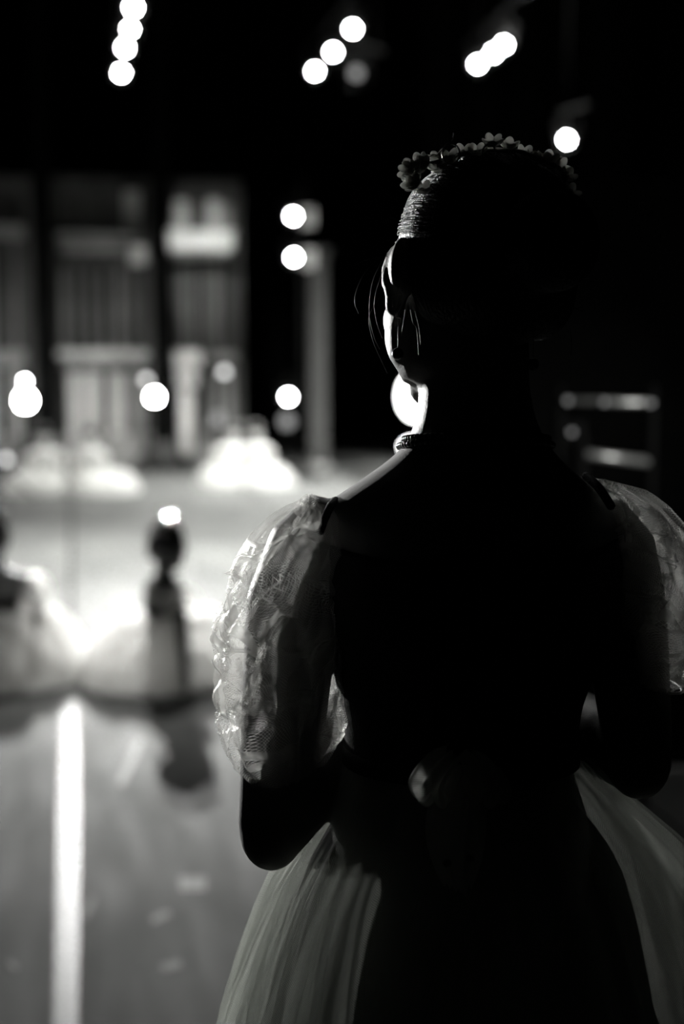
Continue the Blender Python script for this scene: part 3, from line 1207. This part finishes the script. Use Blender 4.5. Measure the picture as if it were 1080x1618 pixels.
# loop of wire with small beads
bm = bmesh.new()
lp = [wloc(712 + 14 * math.cos(t), 243 + 16 * math.sin(t), 1.285) for t in [k * 2 * math.pi / 14 for k in range(15)]]
tube(bm, lp, 0.0008, 5)
lp = [wloc(772 + 10 * math.cos(t), 240 + 12 * math.sin(t), 1.285) for t in [k * 2 * math.pi / 14 for k in range(15)]]
tube(bm, lp, 0.0008, 5)
fin('wire_loop', bm, M['wire'], crown)


def petal_mesh():
    """cupped rounded petal, base at origin, pointing +Z"""
    bm = bmesh.new()
    blob(bm, V((0, 0, 0.5)), (0.36, 0.16, 0.52), None, 12, 9)
    for v in bm.verts:
        v.co.y += 0.35 * (v.co.z - 0.3) ** 2 + 0.5 * v.co.x ** 2
    me = bpy.data.meshes.new('petal')
    bm.to_mesh(me); bm.free()
    me.materials.append(M['petal'])
    me.shade_smooth()
    return me


PM = petal_mesh()
for i, c in enumerate(arc):
    n_c = 3 if i in (0, 1, 2, 3) else 1
    for q in range(n_c):
        cc = c + V((rnd.uniform(-.003, .006), rnd.uniform(-.012, .012), rnd.uniform(-.007, .007))) * (1.0 if n_c > 1 else 0.6)
        fr = empty('flower')
        fr.parent = crown
        fr.location = cc
        out = (c - (TH @ V((0, 0, 0.02)))).normalized()
        out = (out + V((rnd.uniform(-.3, .3), rnd.uniform(-.5, .1), rnd.uniform(-.3, .3)))).normalized()
        fr.rotation_mode = 'QUATERNION'
        fr.rotation_quaternion = out.to_track_quat('Z', 'Y')
        s = rnd.uniform(.0105, .0135)
        bm = bmesh.new()
        for k in range(5):
            mt = Matrix.Rotation(k * 1.2566 + rnd.uniform(-.15, .15), 4, 'Z') @ Matrix.Rotation(math.radians(rnd.uniform(50, 72)), 4, 'X')
            mt = mt @ Matrix.Diagonal((s, s, s, 1))
            b2 = bmesh.new()
            b2.from_mesh(PM)
            b2.transform(mt)
            tm = bpy.data.meshes.new('t'); b2.to_mesh(tm); b2.free()
            bm.from_mesh(tm)
            bpy.data.meshes.remove(tm)
        blob(bm, V((0, 0, .002)), (.0025, .0025, .0025), None, 8, 6)
        me = bpy.data.meshes.new('flower')
        bm.to_mesh(me); bm.free()
        me.materials.append(M['petal'])
        me.shade_smooth()
        # the flower itself is the sub-part mesh
        fm = bpy.data.objects.new('flower_bloom', me)
        C.objects.link(fm)
        fm.parent = crown
        fm.location = fr.location
        fm.rotation_mode = 'QUATERNION'
        fm.rotation_quaternion = fr.rotation_quaternion
        bpy.data.objects.remove(fr)

# necklace: two close strands of beads
neck = empty('necklace')
neck.parent = woman
bmesh_bead = bmesh.new()
blob(bmesh_bead, V((0, 0, 0)), (1, 1, 1), None, 12, 8)
bead_me = bpy.data.meshes.new('bead')
bmesh_bead.to_mesh(bead_me); bmesh_bead.free()
bead_me.materials.append(M['bead'])
bead_me.shade_smooth()
def beadring(py_back, py_front, grow, r, n):
    for k in range(n):
        an = 2 * math.pi * k / n
        back = 0.5 - 0.5 * math.sin(an)      # 1 at the camera side
        py = py_front + (py_back - py_front) * back
        row = interp(stab, py)
        xl, xr, b, yo = row
        a = (xr - xl) / 2 / FPX * Y0 + grow
        c = W((xl + xr) / 2, py, Y0) - O
        ca, sa = math.cos(an), math.sin(an)
        f = (abs(ca) ** 2.25 + abs(sa) ** 2.25) ** (-1 / 2.25)
        o = link_obj('bead', bead_me, None, neck, False)
        o.location = V((c.x + a * ca * f, yo + (b + grow) * sa * f, c.z))
        o.scale = (r, r, r)


beadring(683, 706, 0.0024, 0.0036, 68)
beadring(691, 718, 0.0024, 0.0036, 72)

# earrings
for sx, px, py in ((-1, 628, 559), (1, 842, 576)):
    p = wloc(px, py, 1.275)
    er = empty('earring')
    er.parent = woman
    bm = bmesh.new()
    blob(bm, p, (.0052, .0052, .0055), None, 16, 12)
    fin('pearl', bm, M['pearl'], er)
    bm = bmesh.new()
    tube(bm, [p + V((0, 0, .004)), p + V((0.0002, 0, .024))], .00035, 5)
    fin('drop_wire', bm, M['wire'], er)

# bodice: fitted shell over the torso with a dipping back
def bodice():
    rows = [r for r in stab if 815 <= r[0] <= 1200]

    def f(a, b):
        an = 2 * math.pi * a
        back = max(0, -math.sin(an))
        side = abs(math.cos(an))
        top = 818 + 46 * back ** 1.5 + 14 * side + (30 if math.sin(an) > 0.3 else 0)
        py = top + (1198 - top) * b
        xl, xr, bb, yo = interp(stab, py)
        g = 0.0045
        aa = (xr - xl) / 2 / FPX * Y0 + g
        c = W((xl + xr) / 2, py, Y0) - O
        ca, sa = math.cos(an), math.sin(an)
        ff = (abs(ca) ** 2.25 + abs(sa) ** 2.25) ** (-1 / 2.25)
        return V((c.x + aa * ca * ff, yo + (bb + g) * sa * ff, c.z))
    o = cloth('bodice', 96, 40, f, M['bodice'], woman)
    sm = o.modifiers.new('s', 'SOLIDIFY')
    sm.thickness = 0.003
    return o


bod = bodice()
# lacing with small grommets down the back
bm = bmesh.new()
for k in range(9):
    py = 885 + k * 34
    za = wloc(727 - 14, py, Y0); zb = wloc(727 + 14, py + 24, Y0)
    bq = interp(stab, py)[2] + .0072
    for s in (-1, 1):
        tube(bm, [V((s * za.x, -bq, za.z)), V((-s * za.x, -bq, zb.z))], .0012, 6)
fin('lacing', bm, M['bodice'], bod)
for pa, pb, pc in (((530, 796), (520, 803), (505, 840)), ((925, 757), (945, 770), (965, 800))):
    pts = spline([wloc(*pa, 1.31) + V((0, 0, .003)), wloc(*pb, 1.27), wloc(*pc, 1.235)], 6)
    bm = bmesh.new()
    tube(bm, pts, .004, 8)
    fin('shoulder_strap', bm, M['bodice'], bod)


PINCH = [(.585, .76, 4.5, .22), (.72, .10, 5.5, .2), (.50, .36, 4.0, .16), (.83, .86, 4.5, .2), (.66, .52, 3.5, .16), (.95, .4, 4, .2), (.2, .3, 4, .2), (.3, .8, 4, .2)]


# puff sleeves
def sleeve(tab, Yc, depth, seed, parent, scale=1.0, tilt=-18, nu=220, nv=170, amp=1.0):
    T2 = smooth_tab(tab, 4)
    wc = wloc((tab[5][1] + tab[5][2]) / 2, tab[5][0], Yc)
    y0, y1 = T2[0][0], T2[-1][0]

    def f(a, b):
        pin = 0.0
        # domain warp makes the cloth double back on itself into soft folds
        n1 = noise.noise(V((math.cos(a * 6.283) * 1.6 + seed, math.sin(a * 6.283) * 1.6, b * 3.0)))
        n2 = noise.noise(V((math.cos(a * 6.283) * 3.1, math.sin(a * 6.283) * 3.1 + seed, b * 5.0 + 7)))
        env = math.sin(math.pi * min(1, max(0, b))) ** 0.5
        aw = a + env * amp * (0.060 * n1 + 0.034 * math.sin(2 * math.pi * (5 * a + 1.7 * b) + 3 * n1))
        bw = min(1, max(0, b + env * amp * (0.050 * n2 + 0.02 * math.sin(2 * math.pi * (3 * b - 4 * a) + seed))))
        py = y0 + (y1 - y0) * bw
        xl, xr = interp(T2, py)[:2]
        c = W((xl + xr) / 2, py, Yc) - O
        ra = (xr - xl) / 2 / FPX * Yc * scale
        an = 2 * math.pi * aw
        # diagonal sharp creases gathered to a pinch
        cr = ridge(math.cos(an) * 1.3 + seed + b * 1.2, math.sin(an) * 1.3, b * 2.3)
        cr2 = ridge(math.cos(an) * 3.3 + seed, math.sin(an) * 3.3 + b * 3.0, b * 3.3 + 4)
        for (pa, pb, N_, am) in PINCH:
            da = (a - pa + .5) % 1.0 - .5
            db = (b - pb) * 0.75
            dist = math.hypot(da, db)
            ph = math.atan2(db, da) * N_ + 3 * n1 + seed
            cr_ = abs(math.sin(ph)) ** 0.6
            wgt = math.exp(-(dist / 0.16) ** 2) * min(1, dist / 0.02)
            pin += 0.55 * am * wgt * (cr_ - 0.6) - 0.16 * math.exp(-(dist / 0.035) ** 2)
        fine = math.sin(an * 17 + 9 * n1 + b * 5) * (1 - env) * 0.05
        k = 1.0 + env * amp * (0.16 * (cr ** 3 - 0.45) + 0.07 * (cr2 ** 2 - 0.5) + pin) + fine
        rb = depth * min(1.0, 0.25 + ra / 0.055)
        p = c + V((ra * math.cos(an) * k, rb * math.sin(an) * k, 0))
        p.z += -math.cos(an) * math.tan(math.radians(tilt)) * ra * (b ** 2)
        return p
    o = cloth('sleeve', nu, nv, f, M['tulle'], parent)
    o['_k'] = 1
    del o['_k']
    bm = bmesh.new()
    r3 = random.Random(int(seed * 10))
    for q in range(34):
        pa, pb, N_, am = PINCH[q % len(PINCH)]
        th = r3.uniform(0, 6.283)
        ln = r3.uniform(.12, .34)
        st = r3.uniform(.01, .04)
        wd = r3.uniform(.0018, .0065)
        bend = r3.uniform(-.5, .5)
        prev = None
        n_ = 18
        for k in range(n_ + 1):
            t = k / n_
            aa = pa + (st + ln * t) * math.cos(th + bend * t) * .8
            bb = pb + (st + ln * t) * math.sin(th + bend * t)
            if bb < .02 or bb > .97:
                break
            p = f(aa % 1.0, bb)
            p2 = f((aa - .004 * math.sin(th)) % 1.0, min(1, max(0, bb + .004 * math.cos(th))))
            dv = (p2 - p)
            dv = dv.normalized() if dv.length > 1e-6 else V((0, 0, 1))
            ww = wd * math.sin(math.pi * min(1, .1 + t * .95)) ** .6
            nn = (p - wc).normalized() * .0012
            nn.z = 0
            cur = [bm.verts.new(p - dv * ww + nn), bm.verts.new(p + nn * 2.2), bm.verts.new(p + dv * ww + nn)]
            if prev:
                bm.faces.new((prev[0], prev[1], cur[1], cur[0]))
                bm.faces.new((prev[1], prev[2], cur[2], cur[1]))
            prev = cur
    ff = fin('sleeve_fold', bm, M['fold'], o)
    tag(ff, kind='stuff')
    return o


LS = [(792, 484, 500), (800, 452, 528), (815, 424, 545), (845, 392, 556), (885, 364, 560), (930, 350, 560), (985, 331, 560), (1040, 334, 558), (1095, 336, 555), (1150, 350, 551), (1180, 368, 547), (1198, 388, 530)]
sl = sleeve(LS, 1.305, .084, 2.3, woman, nu=260, nv=200)
LS2 = [(r[0] + 3, r[1] + 14, r[2] - 8) if i else (795, 486, 498) for i, r in enumerate(LS)]
sl2 = sleeve(LS2, 1.31, .058, 5.9, woman, nu=240, nv=180, amp=1.5)
sl2.name = 'sleeve_layer'
RS = [(755, 914, 930), (762, 925, 972), (775, 938, 1022), (800, 948, 1058), (840, 955, 1092), (900, 958, 1120), (980, 958, 1128), (1030, 960, 1118), (1060, 965, 1098), (1072, 968, 1075)]
sleeve(RS, 1.31, .068, 8.4, woman, tilt=14, nu=240, nv=180)
RS2 = [(r[0] + 3, r[1] + 6, r[2] - 14) if i else (758, 916, 928) for i, r in enumerate(RS)]
o = sleeve(RS2, 1.31, .056, 12.7, woman, tilt=14, nu=220, nv=160, amp=1.5)
o.name = 'sleeve_layer'
# hem bands, gathered shoulder ruffles
for (tab, tl, sd) in ((LS, -18, 1.0), (RS, 14, 2.0)):
    py, xl, xr = tab[-1]
    c = wloc((xl + xr) / 2, py, 1.31)
    ra = (xr - xl) / 2 / FPX * 1.31
    pts = []
    for k in range(41):
        an = 2 * math.pi * k / 40
        pts.append(c + V((ra * math.cos(an), .05 * math.sin(an), -math.cos(an) * math.tan(math.radians(tl)) * ra)))
    bm = bmesh.new()
    tube(bm, pts, .0014, 6, False)
    fin('sleeve_band', bm, M['satin_thin'] if 'satin_thin' in M else M.setdefault('satin_thin', mat('satin_thin', 0.2, 0.5)), woman)


def ruffle(px, py, Y, r, seed):
    c = wloc(px, py, Y)

    def f(a, b):
        an = a * 2 * math.pi
        rr = r * math.sin(math.pi * (0.08 + 0.84 * b)) * (1 + 0.18 * math.sin(an * 6 + seed + 3 * b))
        return c + V((rr * math.cos(an), rr * math.sin(an) * 1.5, r * 0.9 * math.cos(math.pi * (0.08 + .84 * b)) + 0.0015 * math.sin(an * 9)))
    cloth('sleeve_ruffle', 60, 16, f, M['tulle'], woman)


ruffle(488, 795, 1.30, .0085, 0)
ruffle(474, 803, 1.29, .007, 1)
ruffle(938, 766, 1.29, .0055, 2)
ruffle(952, 768, 1.29, .006, 3)
ruffle(966, 772, 1.28, .006, 4)

# skirt: several tulle layers over an opaque underskirt
SK = [(1180, 548, 905), (1215, 530, 952), (1240, 514, 986), (1280, 483, 1036), (1330, 444, 1096), (1375, 414, 1134), (1450, 380, 1170), (1540, 347, 1200), (1618, 321, 1234), (1900, 235, 1340), (2250, 150, 1440)]
SKS = smooth_tab(SK, 4)


def skirt_layer(name, scale, seed, m, pleat=0.012, nple=38, nu=520, nv=90, hem=2230, warp=0.9, lift=0.0):
    def f(a, b):
        an0 = 2 * math.pi * a
        py = 1182 + (hem - 1182) * (b ** 0.9)
        nz = noise.noise(V((math.cos(an0) * 2.1 + seed, math.sin(an0) * 2.1, b * 1.2)))
        nz2 = noise.noise(V((math.cos(an0) * 5 + seed, math.sin(an0) * 5, b * 0.9 + 3)))
        g = min(1, b * 3.0)
        an = an0 + g * warp * (0.9 / nple) * math.sin(an0 * nple * 0.5 + 4 * nz) * 1.6
        xl, xr = interp(SKS, py)[:2]
        lc = 727 + (xl - 727) * scale
        rc = 727 + (xr - 727) * scale * (0.80 if name == 'underskirt' else 1.0)
        c = W(727, py, Y0) - O
        raL = (727 - lc) / FPX * Y0
        raR = (rc - 727) / FPX * Y0
        t = 0.5 + 0.5 * math.cos(an)
        ra = raL + (raR - raL) * t
        rb = 0.088 * scale + (ra - 0.105) * 0.72
        if math.sin(an) < 0:
            rb = 0.088 * scale + (ra - .105) * 0.62
        k = pleat * (0.25 + 0.75 * g) * (math.sin(an0 * nple + 5 * nz) * 0.6 + math.sin(an0 * nple * 0.37 + 7 * nz2) * 0.9) * (0.3 + ra / 0.25)
        ex = 1 + 0.05 * nz * g
        return V((c.x + (ra * ex + k) * math.cos(an), (rb * ex + k) * math.sin(an), c.z + lift))
    return cloth(name, nu, nv, f, m, woman)


skirt_layer('skirt', 0.985, 1.1, M['tulle_skirt'], 0.0035, 44)
skirt_layer('skirt_layer', 0.95, 4.7, M['tulle_skirt'], 0.005, 30, hem=2190)
skirt_layer('skirt_layer', 0.90, 9.2, M['tulle_skirt'], 0.006, 24, hem=2150, nu=420)
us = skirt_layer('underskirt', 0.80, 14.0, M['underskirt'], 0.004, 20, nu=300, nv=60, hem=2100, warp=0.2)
# waistband
bm = bmesh.new()
rows = [interp(stab, p) for p in (1165, 1180, 1196)]
rr_ = []
for p in (1166, 1172, 1190, 1198):
    xl, xr, b_, yo = interp(stab, p)
    rr_.append(body_ring((p, xl, xr, b_, yo), 0.008 if p in (1172, 1190) else 0.005))
loft(bm, rr_)
fin('waistband', bm, M['bodice'], woman)

# tulle bow tails hanging down the back of the skirt
def ribbon(name, path, width, seed, m):
    pts = spline(path, 8)
    n = len(pts) - 1

    def f(a, b):
        i = b * n
        k = min(n - 1, int(i))
        p = pts[k].lerp(pts[k + 1], i - k)
        x = (a - 0.5) * width * (0.4 + 0.6 * math.sin(math.pi * (0.15 + 0.8 * b)))
        return p + V((x, 0.006 * math.sin(9 * a + seed + 4 * b) - 0.01 * b, 0.004 * math.sin(14 * a + seed)))
    return cloth(name, 24, 40, f, m, woman, wrap=False)


def sk_back(px, py, out=0.012):
    xl, xr = interp(SKS, py)[:2]
    ra = ((727 - xl) + (xr - 727)) / 2 / FPX * Y0
    rb = 0.088 + (ra - .105) * 0.66 + out
    p = W(px, py, Y0 - rb)
    return p - O


M['bow'] = tulle_mat('bow', (0.8, 0.82, 0.77), base=0.3, thread=0.7, trans=0.5)
ribbon('bow_tail', [sk_back(726, 1190), sk_back(710, 1260), sk_back(704, 1310), sk_back(706, 1350), sk_back(716, 1392)], .035, 0, M['bow'])
ribbon('bow_tail', [sk_back(728, 1190), sk_back(738, 1260), sk_back(736, 1320), sk_back(734, 1360), sk_back(728, 1400)], .032, 2, M['bow'])
ribbon('bow_loop', [sk_back(727, 1185, .02), sk_back(700, 1200, .05), sk_back(672, 1240, .04), sk_back(690, 1262, .03), sk_back(725, 1200, .02)], .03, 1, M['bow'])
ribbon('bow_loop', [sk_back(727, 1185, .02), sk_back(754, 1200, .05), sk_back(782, 1240, .04), sk_back(764, 1262, .03), sk_back(729, 1200, .02)], .03, 3, M['bow'])
bm = bmesh.new()
pk = sk_back(727, 1188, .03)
blob(bm, pk, (.012, .012, .014), None, 14, 10)
fin('bow_knot', bm, M['bodice'], woman)
for px, py in ((706, 1364), (742, 1357)):
    bm = bmesh.new()
    p = sk_back(px, py, .03)
    blob(bm, p, (.004, .003, .003), None, 10, 8)
    fin('bow_bead', bm, M['bead'], woman)
# shoes
for sx in (-1, 1):
    bm = bmesh.new()
    tube(bm, [V((sx * .065, -.065, .032)), V((sx * .068, -.01, .036)), V((sx * .074, .07, .034)), V((sx * .084, .155, .02))], [.03, .037, .041, .02], 16)
    for v in bm.verts:
        v.co.z = max(v.co.z, 0.002)
    fin('pointe_shoe', bm, M['satin'], woman)


# ---------------------------------------------------------------- kneeling dancers
def seated_dancer(loc, label, yaw=0.0, s=0.85, trail=(0, 0), rx=0.55, ryf=0.42, ryb=0.55, top=0.30, arms='down', voxel=0.011,
                  bod='bodice_white', skin='skin_far', hs=1.0, head_yaw=0.0, lean=(0.0, 0.02), gem=None, seed=0.0, hq=False):
    root = empty('kneeling_dancer', loc)
    root.rotation_euler = (0, 0, yaw)
    srf = 0.6 if abs(yaw) > 2 else 1.0
    root.scale = (s, s, s)
    tag(root, label, 'person')
    lx, ly = lean
    bm = bmesh.new()
    secs = [(.03, .17, .13), (.12, .175, .13), (.22, .135, .10), (.29, .112, .082), (.36, .122, .088), (.44, .145, .095), (.50, .155, .09), (.54, .135, .07), (.57, .07, .05), (.60, .047, .045), (.66, .045, .045)]
    rings = []
    for z, a, b in smooth_tab([list(x) for x in secs], 3):
        t = z / .6
        rings.append(ell_ring(V((lx * t, ly * t, z)), a, b, 24, 2.2))
    loft(bm, rings)
    hc = V((lx * 1.2, ly * 1.25 + 0.012, .705))
    T = Matrix.Translation(hc) @ Matrix.Rotation(head_yaw, 4, 'Z') @ Matrix.Rotation(math.radians(-8), 4, 'X')
    T = T @ Matrix.Scale(hs, 4)
    head_blobs(bm, T, hs, ears=True)
    if arms == 'down':
        poses = [(1, [V((.14, .02, .51)), V((.21, .01, .40)), V((.30, -.01, .28)), V((.38, -.03, .17)), V((.46, -.05, .06))]),
                 (-1, [V((-.15, .02, .51)), V((-.20, .08, .36)), V((-.23, .17, .25)), V((-.2, .27, .26)), V((-.14, .36, .28))])]
    elif arms == 'lap':
        poses = [(1, [V((.15, .02, .51)), V((.21, .05, .38)), V((.22, .09, .27)), V((.14, .2, .28)), V((.06, .27, .30))]),
                 (-1, [V((-.15, .02, .51)), V((-.21, .05, .38)), V((-.22, .09, .27)), V((-.14, .2, .28)), V((-.06, .27, .30))])]
    else:
        poses = [(1, [V((.15, .02, .51)), V((.22, .0, .38)), V((.27, .0, .28)), V((.3, .1, .30)), V((.3, .2, .33))]),
                 (-1, [V((-.15, .02, .51)), V((-.22, .0, .38)), V((-.27, .0, .28)), V((-.3, .1, .30)), V((-.3, .2, .33))])]
    for sx, P_ in poses:
        P_ = [p + V((lx * p.z / .6, ly * p.z / .6, 0)) for p in P_]
        tube(bm, P_, [.042, .038, .033, .028, .021], 14)
        d = (P_[-1] - P_[-2]).normalized()
        d2 = (d + V((0, 0, .25))).normalized() if P_[-1].z < .1 else d
        hand_blobs(bm, P_[-1], d2, V((0, 0, -1)), V((-sx, 0, 0)), 0.95)
    # folded legs under the skirt
    for sx in (-1, 1):
        tube(bm, [V((sx * .09, 0, .1)), V((sx * .14, .22, .085)), V((sx * .13, .36, .07)), V((sx * .12, .2, .055)), V((sx * .1, .0, .045)), V((sx * .08, -.12, .04))],
             [.085, .07, .05, .045, .035, .028], 12)
    me = remeshed(bm, voxel, 3, 0.5)
    link_obj('body', me, M[skin], root)
    eyes(root, T, hs)
    hair_cap(T @ Matrix.Scale(1.08, 4), hs * 1.08, root, 0.009, True)
    # small crown
    cr = empty('flower_crown')
    cr.parent = root
    bm = bmesh.new()
    n_ = 18
    for k in range(n_):
        an = 2 * math.pi * k / n_
        q = T @ V((.056 * math.cos(an), -.02 + .066 * math.sin(an), .118 + .008 * math.sin(an * 3)))
        blob(bm, q, (.017, .017, .014), None, 8, 6)
    fin('blossom', bm, M['crown_far'], cr)
    if gem is not None:
        bm = bmesh.new()
        lathe(bm, [(0.004, 1.0), (0.0, 1.0), (-0.001, 0.98), (-0.0011, 0.02)], 24)
        g = fin('mirror_gem', bm, M['mirror'], cr, False)
        gx, gz, gr = gem
        g.scale = (gr, 1, gr)
        g.location = T @ V((gx, -.02, gz))
        g.rotation_mode = 'QUATERNION'
        bm = bmesh.new()
        tube(bm, [T @ V((gx, -.015, .10)), T @ V((gx, -.015, gz))], .002, 6)
        fin('gem_stem', bm, M['wire'], cr)
        root['_g'] = 1
        root_g[root.name] = g
    # bodice
    rows = smooth_tab([list(x) for x in secs], 3)

    def fb(a, b):
        z = .25 + b * (.47 - .25 - .05 * max(0, -math.sin(a * 6.283)))
        A_, B_ = interp(rows, z)[:2]
        t = z / .6
        an = 2 * math.pi * a
        ca, sa = math.cos(an), math.sin(an)
        ff = (abs(ca) ** 2.2 + abs(sa) ** 2.2) ** (-1 / 2.2)
        return V((lx * t + (A_ + .006) * ca * ff, ly * t + (B_ + .006) * sa * ff, z))
    cloth('bodice', 40, 14, fb, M[bod], root)

    # puff sleeves
    for (sx, P_) in poses:
        a0 = P_[0] + V((lx * .85, ly * .85, 0)); a1 = P_[1] + V((lx * .6, ly * .6, 0)); 

        def fs(a, b, a0=a0, a1=a1, sx=sx):
            c = a0.lerp(a1, b * 1.05)
            d = (a1 - a0).normalized()
            s1 = d.cross(V((0, 1, 0))).normalized(); s2 = d.cross(s1)
            an = 2 * math.pi * a
            r = .045 + (.038 if srf < 1 else .052) * srf * math.sin(math.pi * b) ** .7
            r *= 1 + .10 * math.sin(an * 7 + 3 * b + seed)
            return c + s1 * (r * math.cos(an)) + s2 * (r * math.sin(an))
        cloth('sleeve', 42, 14, fs, M['sleeve_far'], root)

    # wide tulle skirt spread on the floor
    tx, ty = trail

    def fskirt(scale, hz, sd, pl):
        def f(a, b):
            an = 2 * math.pi * a
            g = b
            nz = noise.noise(V((math.cos(an) * 1.7 + sd, math.sin(an) * 1.7, g * 1.4)))
            nz2 = noise.noise(V((math.cos(an) * 5 + sd, math.sin(an) * 5, g * 1.2 + 4)))
            # profile: out from the waist, over a soft shoulder, down to the floor
            rr = g ** 0.8
            z = (top * (1 - g ** 2.6) ** 0.75 if g < 1 else 0) * hz + 0.006
            ax = .11 + (rx * scale - .11) * rr
            ay = .085 + ((ryb if math.sin(an) > 0 else ryf) * scale - .085) * rr
            k = 1 + (0.10 * nz + .05 * nz2) * g + pl * math.sin(an * 30 + 6 * nz) * g
            return V((lx * .4 * (1 - g) + tx * rr + ax * math.cos(an) * k, ly * .4 * (1 - g) + ty * rr + ay * math.sin(an) * k, z * (1 + .16 * nz * g * (1 - g) * 4) + .01 * nz2 * g * (1 - g)))
        return f
    cloth('skirt', 180, 36, fskirt(1.0, 1.0, seed, .02), M['tulle_far'], root)
    cloth('skirt_layer', 150, 30, fskirt(.94, .93, seed + 3, .03), M['tulle_far'], root)
    cloth('underskirt', 100, 24, fskirt(.86, .84, seed + 5, .02), M['tulle_under'], root)
    return root


root_g = {}
M['crown_far'] = tulle_mat('crown_far', (0.28, 0.28, 0.27), base=0.95, trans=0.5, net=False)
M['sleeve_far'] = tulle_mat('sleeve_far', (0.85, 0.85, 0.83), base=0.72, trans=0.75, net=False)
M['skin_shade'] = mat('skin_shade', 0.16, 0.55, var=0.05, scale=40)  # darker skin copy; shade on the nearer seated dancers is in the colour

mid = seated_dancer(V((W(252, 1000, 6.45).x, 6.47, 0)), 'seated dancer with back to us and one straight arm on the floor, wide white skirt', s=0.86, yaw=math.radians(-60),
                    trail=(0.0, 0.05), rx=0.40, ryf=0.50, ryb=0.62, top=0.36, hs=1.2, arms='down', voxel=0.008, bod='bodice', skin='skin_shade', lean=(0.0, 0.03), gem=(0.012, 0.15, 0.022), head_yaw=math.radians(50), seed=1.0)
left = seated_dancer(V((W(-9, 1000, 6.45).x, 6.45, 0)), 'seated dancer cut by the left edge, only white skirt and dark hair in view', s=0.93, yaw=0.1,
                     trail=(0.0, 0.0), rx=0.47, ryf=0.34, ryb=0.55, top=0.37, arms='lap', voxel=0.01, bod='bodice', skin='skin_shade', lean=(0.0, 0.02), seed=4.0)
FY = 15.9


def far(px, label, yaw, tr, rx, seed, dy=0.0, s=0.86, arms='lap', top=.30, lean=(0, .02)):
    p = W(px, 700, FY + dy)
    return seated_dancer(V((p.x, p.y, 0)), label, yaw=yaw, s=s, trail=(tr, 0), rx=rx, ryf=.45, ryb=.5, top=top, arms=arms, lean=lean, seed=seed)


far(70, 'far kneeling dancer with white skirt trailing to the left, leftmost of the distant four', math.pi + .2, .14, .44, 2, -.35)
far(143, 'far kneeling dancer with skirt trailing to the right, beside the leftmost one', math.pi - .2, -.20, .44, 6, -.35)
far(366, 'far kneeling dancer left in the pair before the grey column', math.pi + .15, .14, .36, 8, 0.35)
far(404, 'far kneeling dancer right in the pair before the grey column', math.pi - .1, -.14, .38, 9, 0.35)

# aim the polished crown ornament so that it throws one overhead lamp back to the seat of the viewer
bpy.context.view_layer.update()
for nm, g in root_g.items():
    root = bpy.data.objects[nm]
    if '_g' in root:
        del root['_g']
    gp = root.matrix_world @ g.location
    tl = (W(191, 110, 16.0) - gp).normalized()
    tc_ = (V((0, 0, CAM_H)) - gp).normalized()
    nrm = (tl + tc_).normalized()
    loc_n = root.matrix_world.to_3x3().normalized().inverted() @ nrm
    g.rotation_quaternion = (-loc_n).to_track_quat('Y', 'Z')
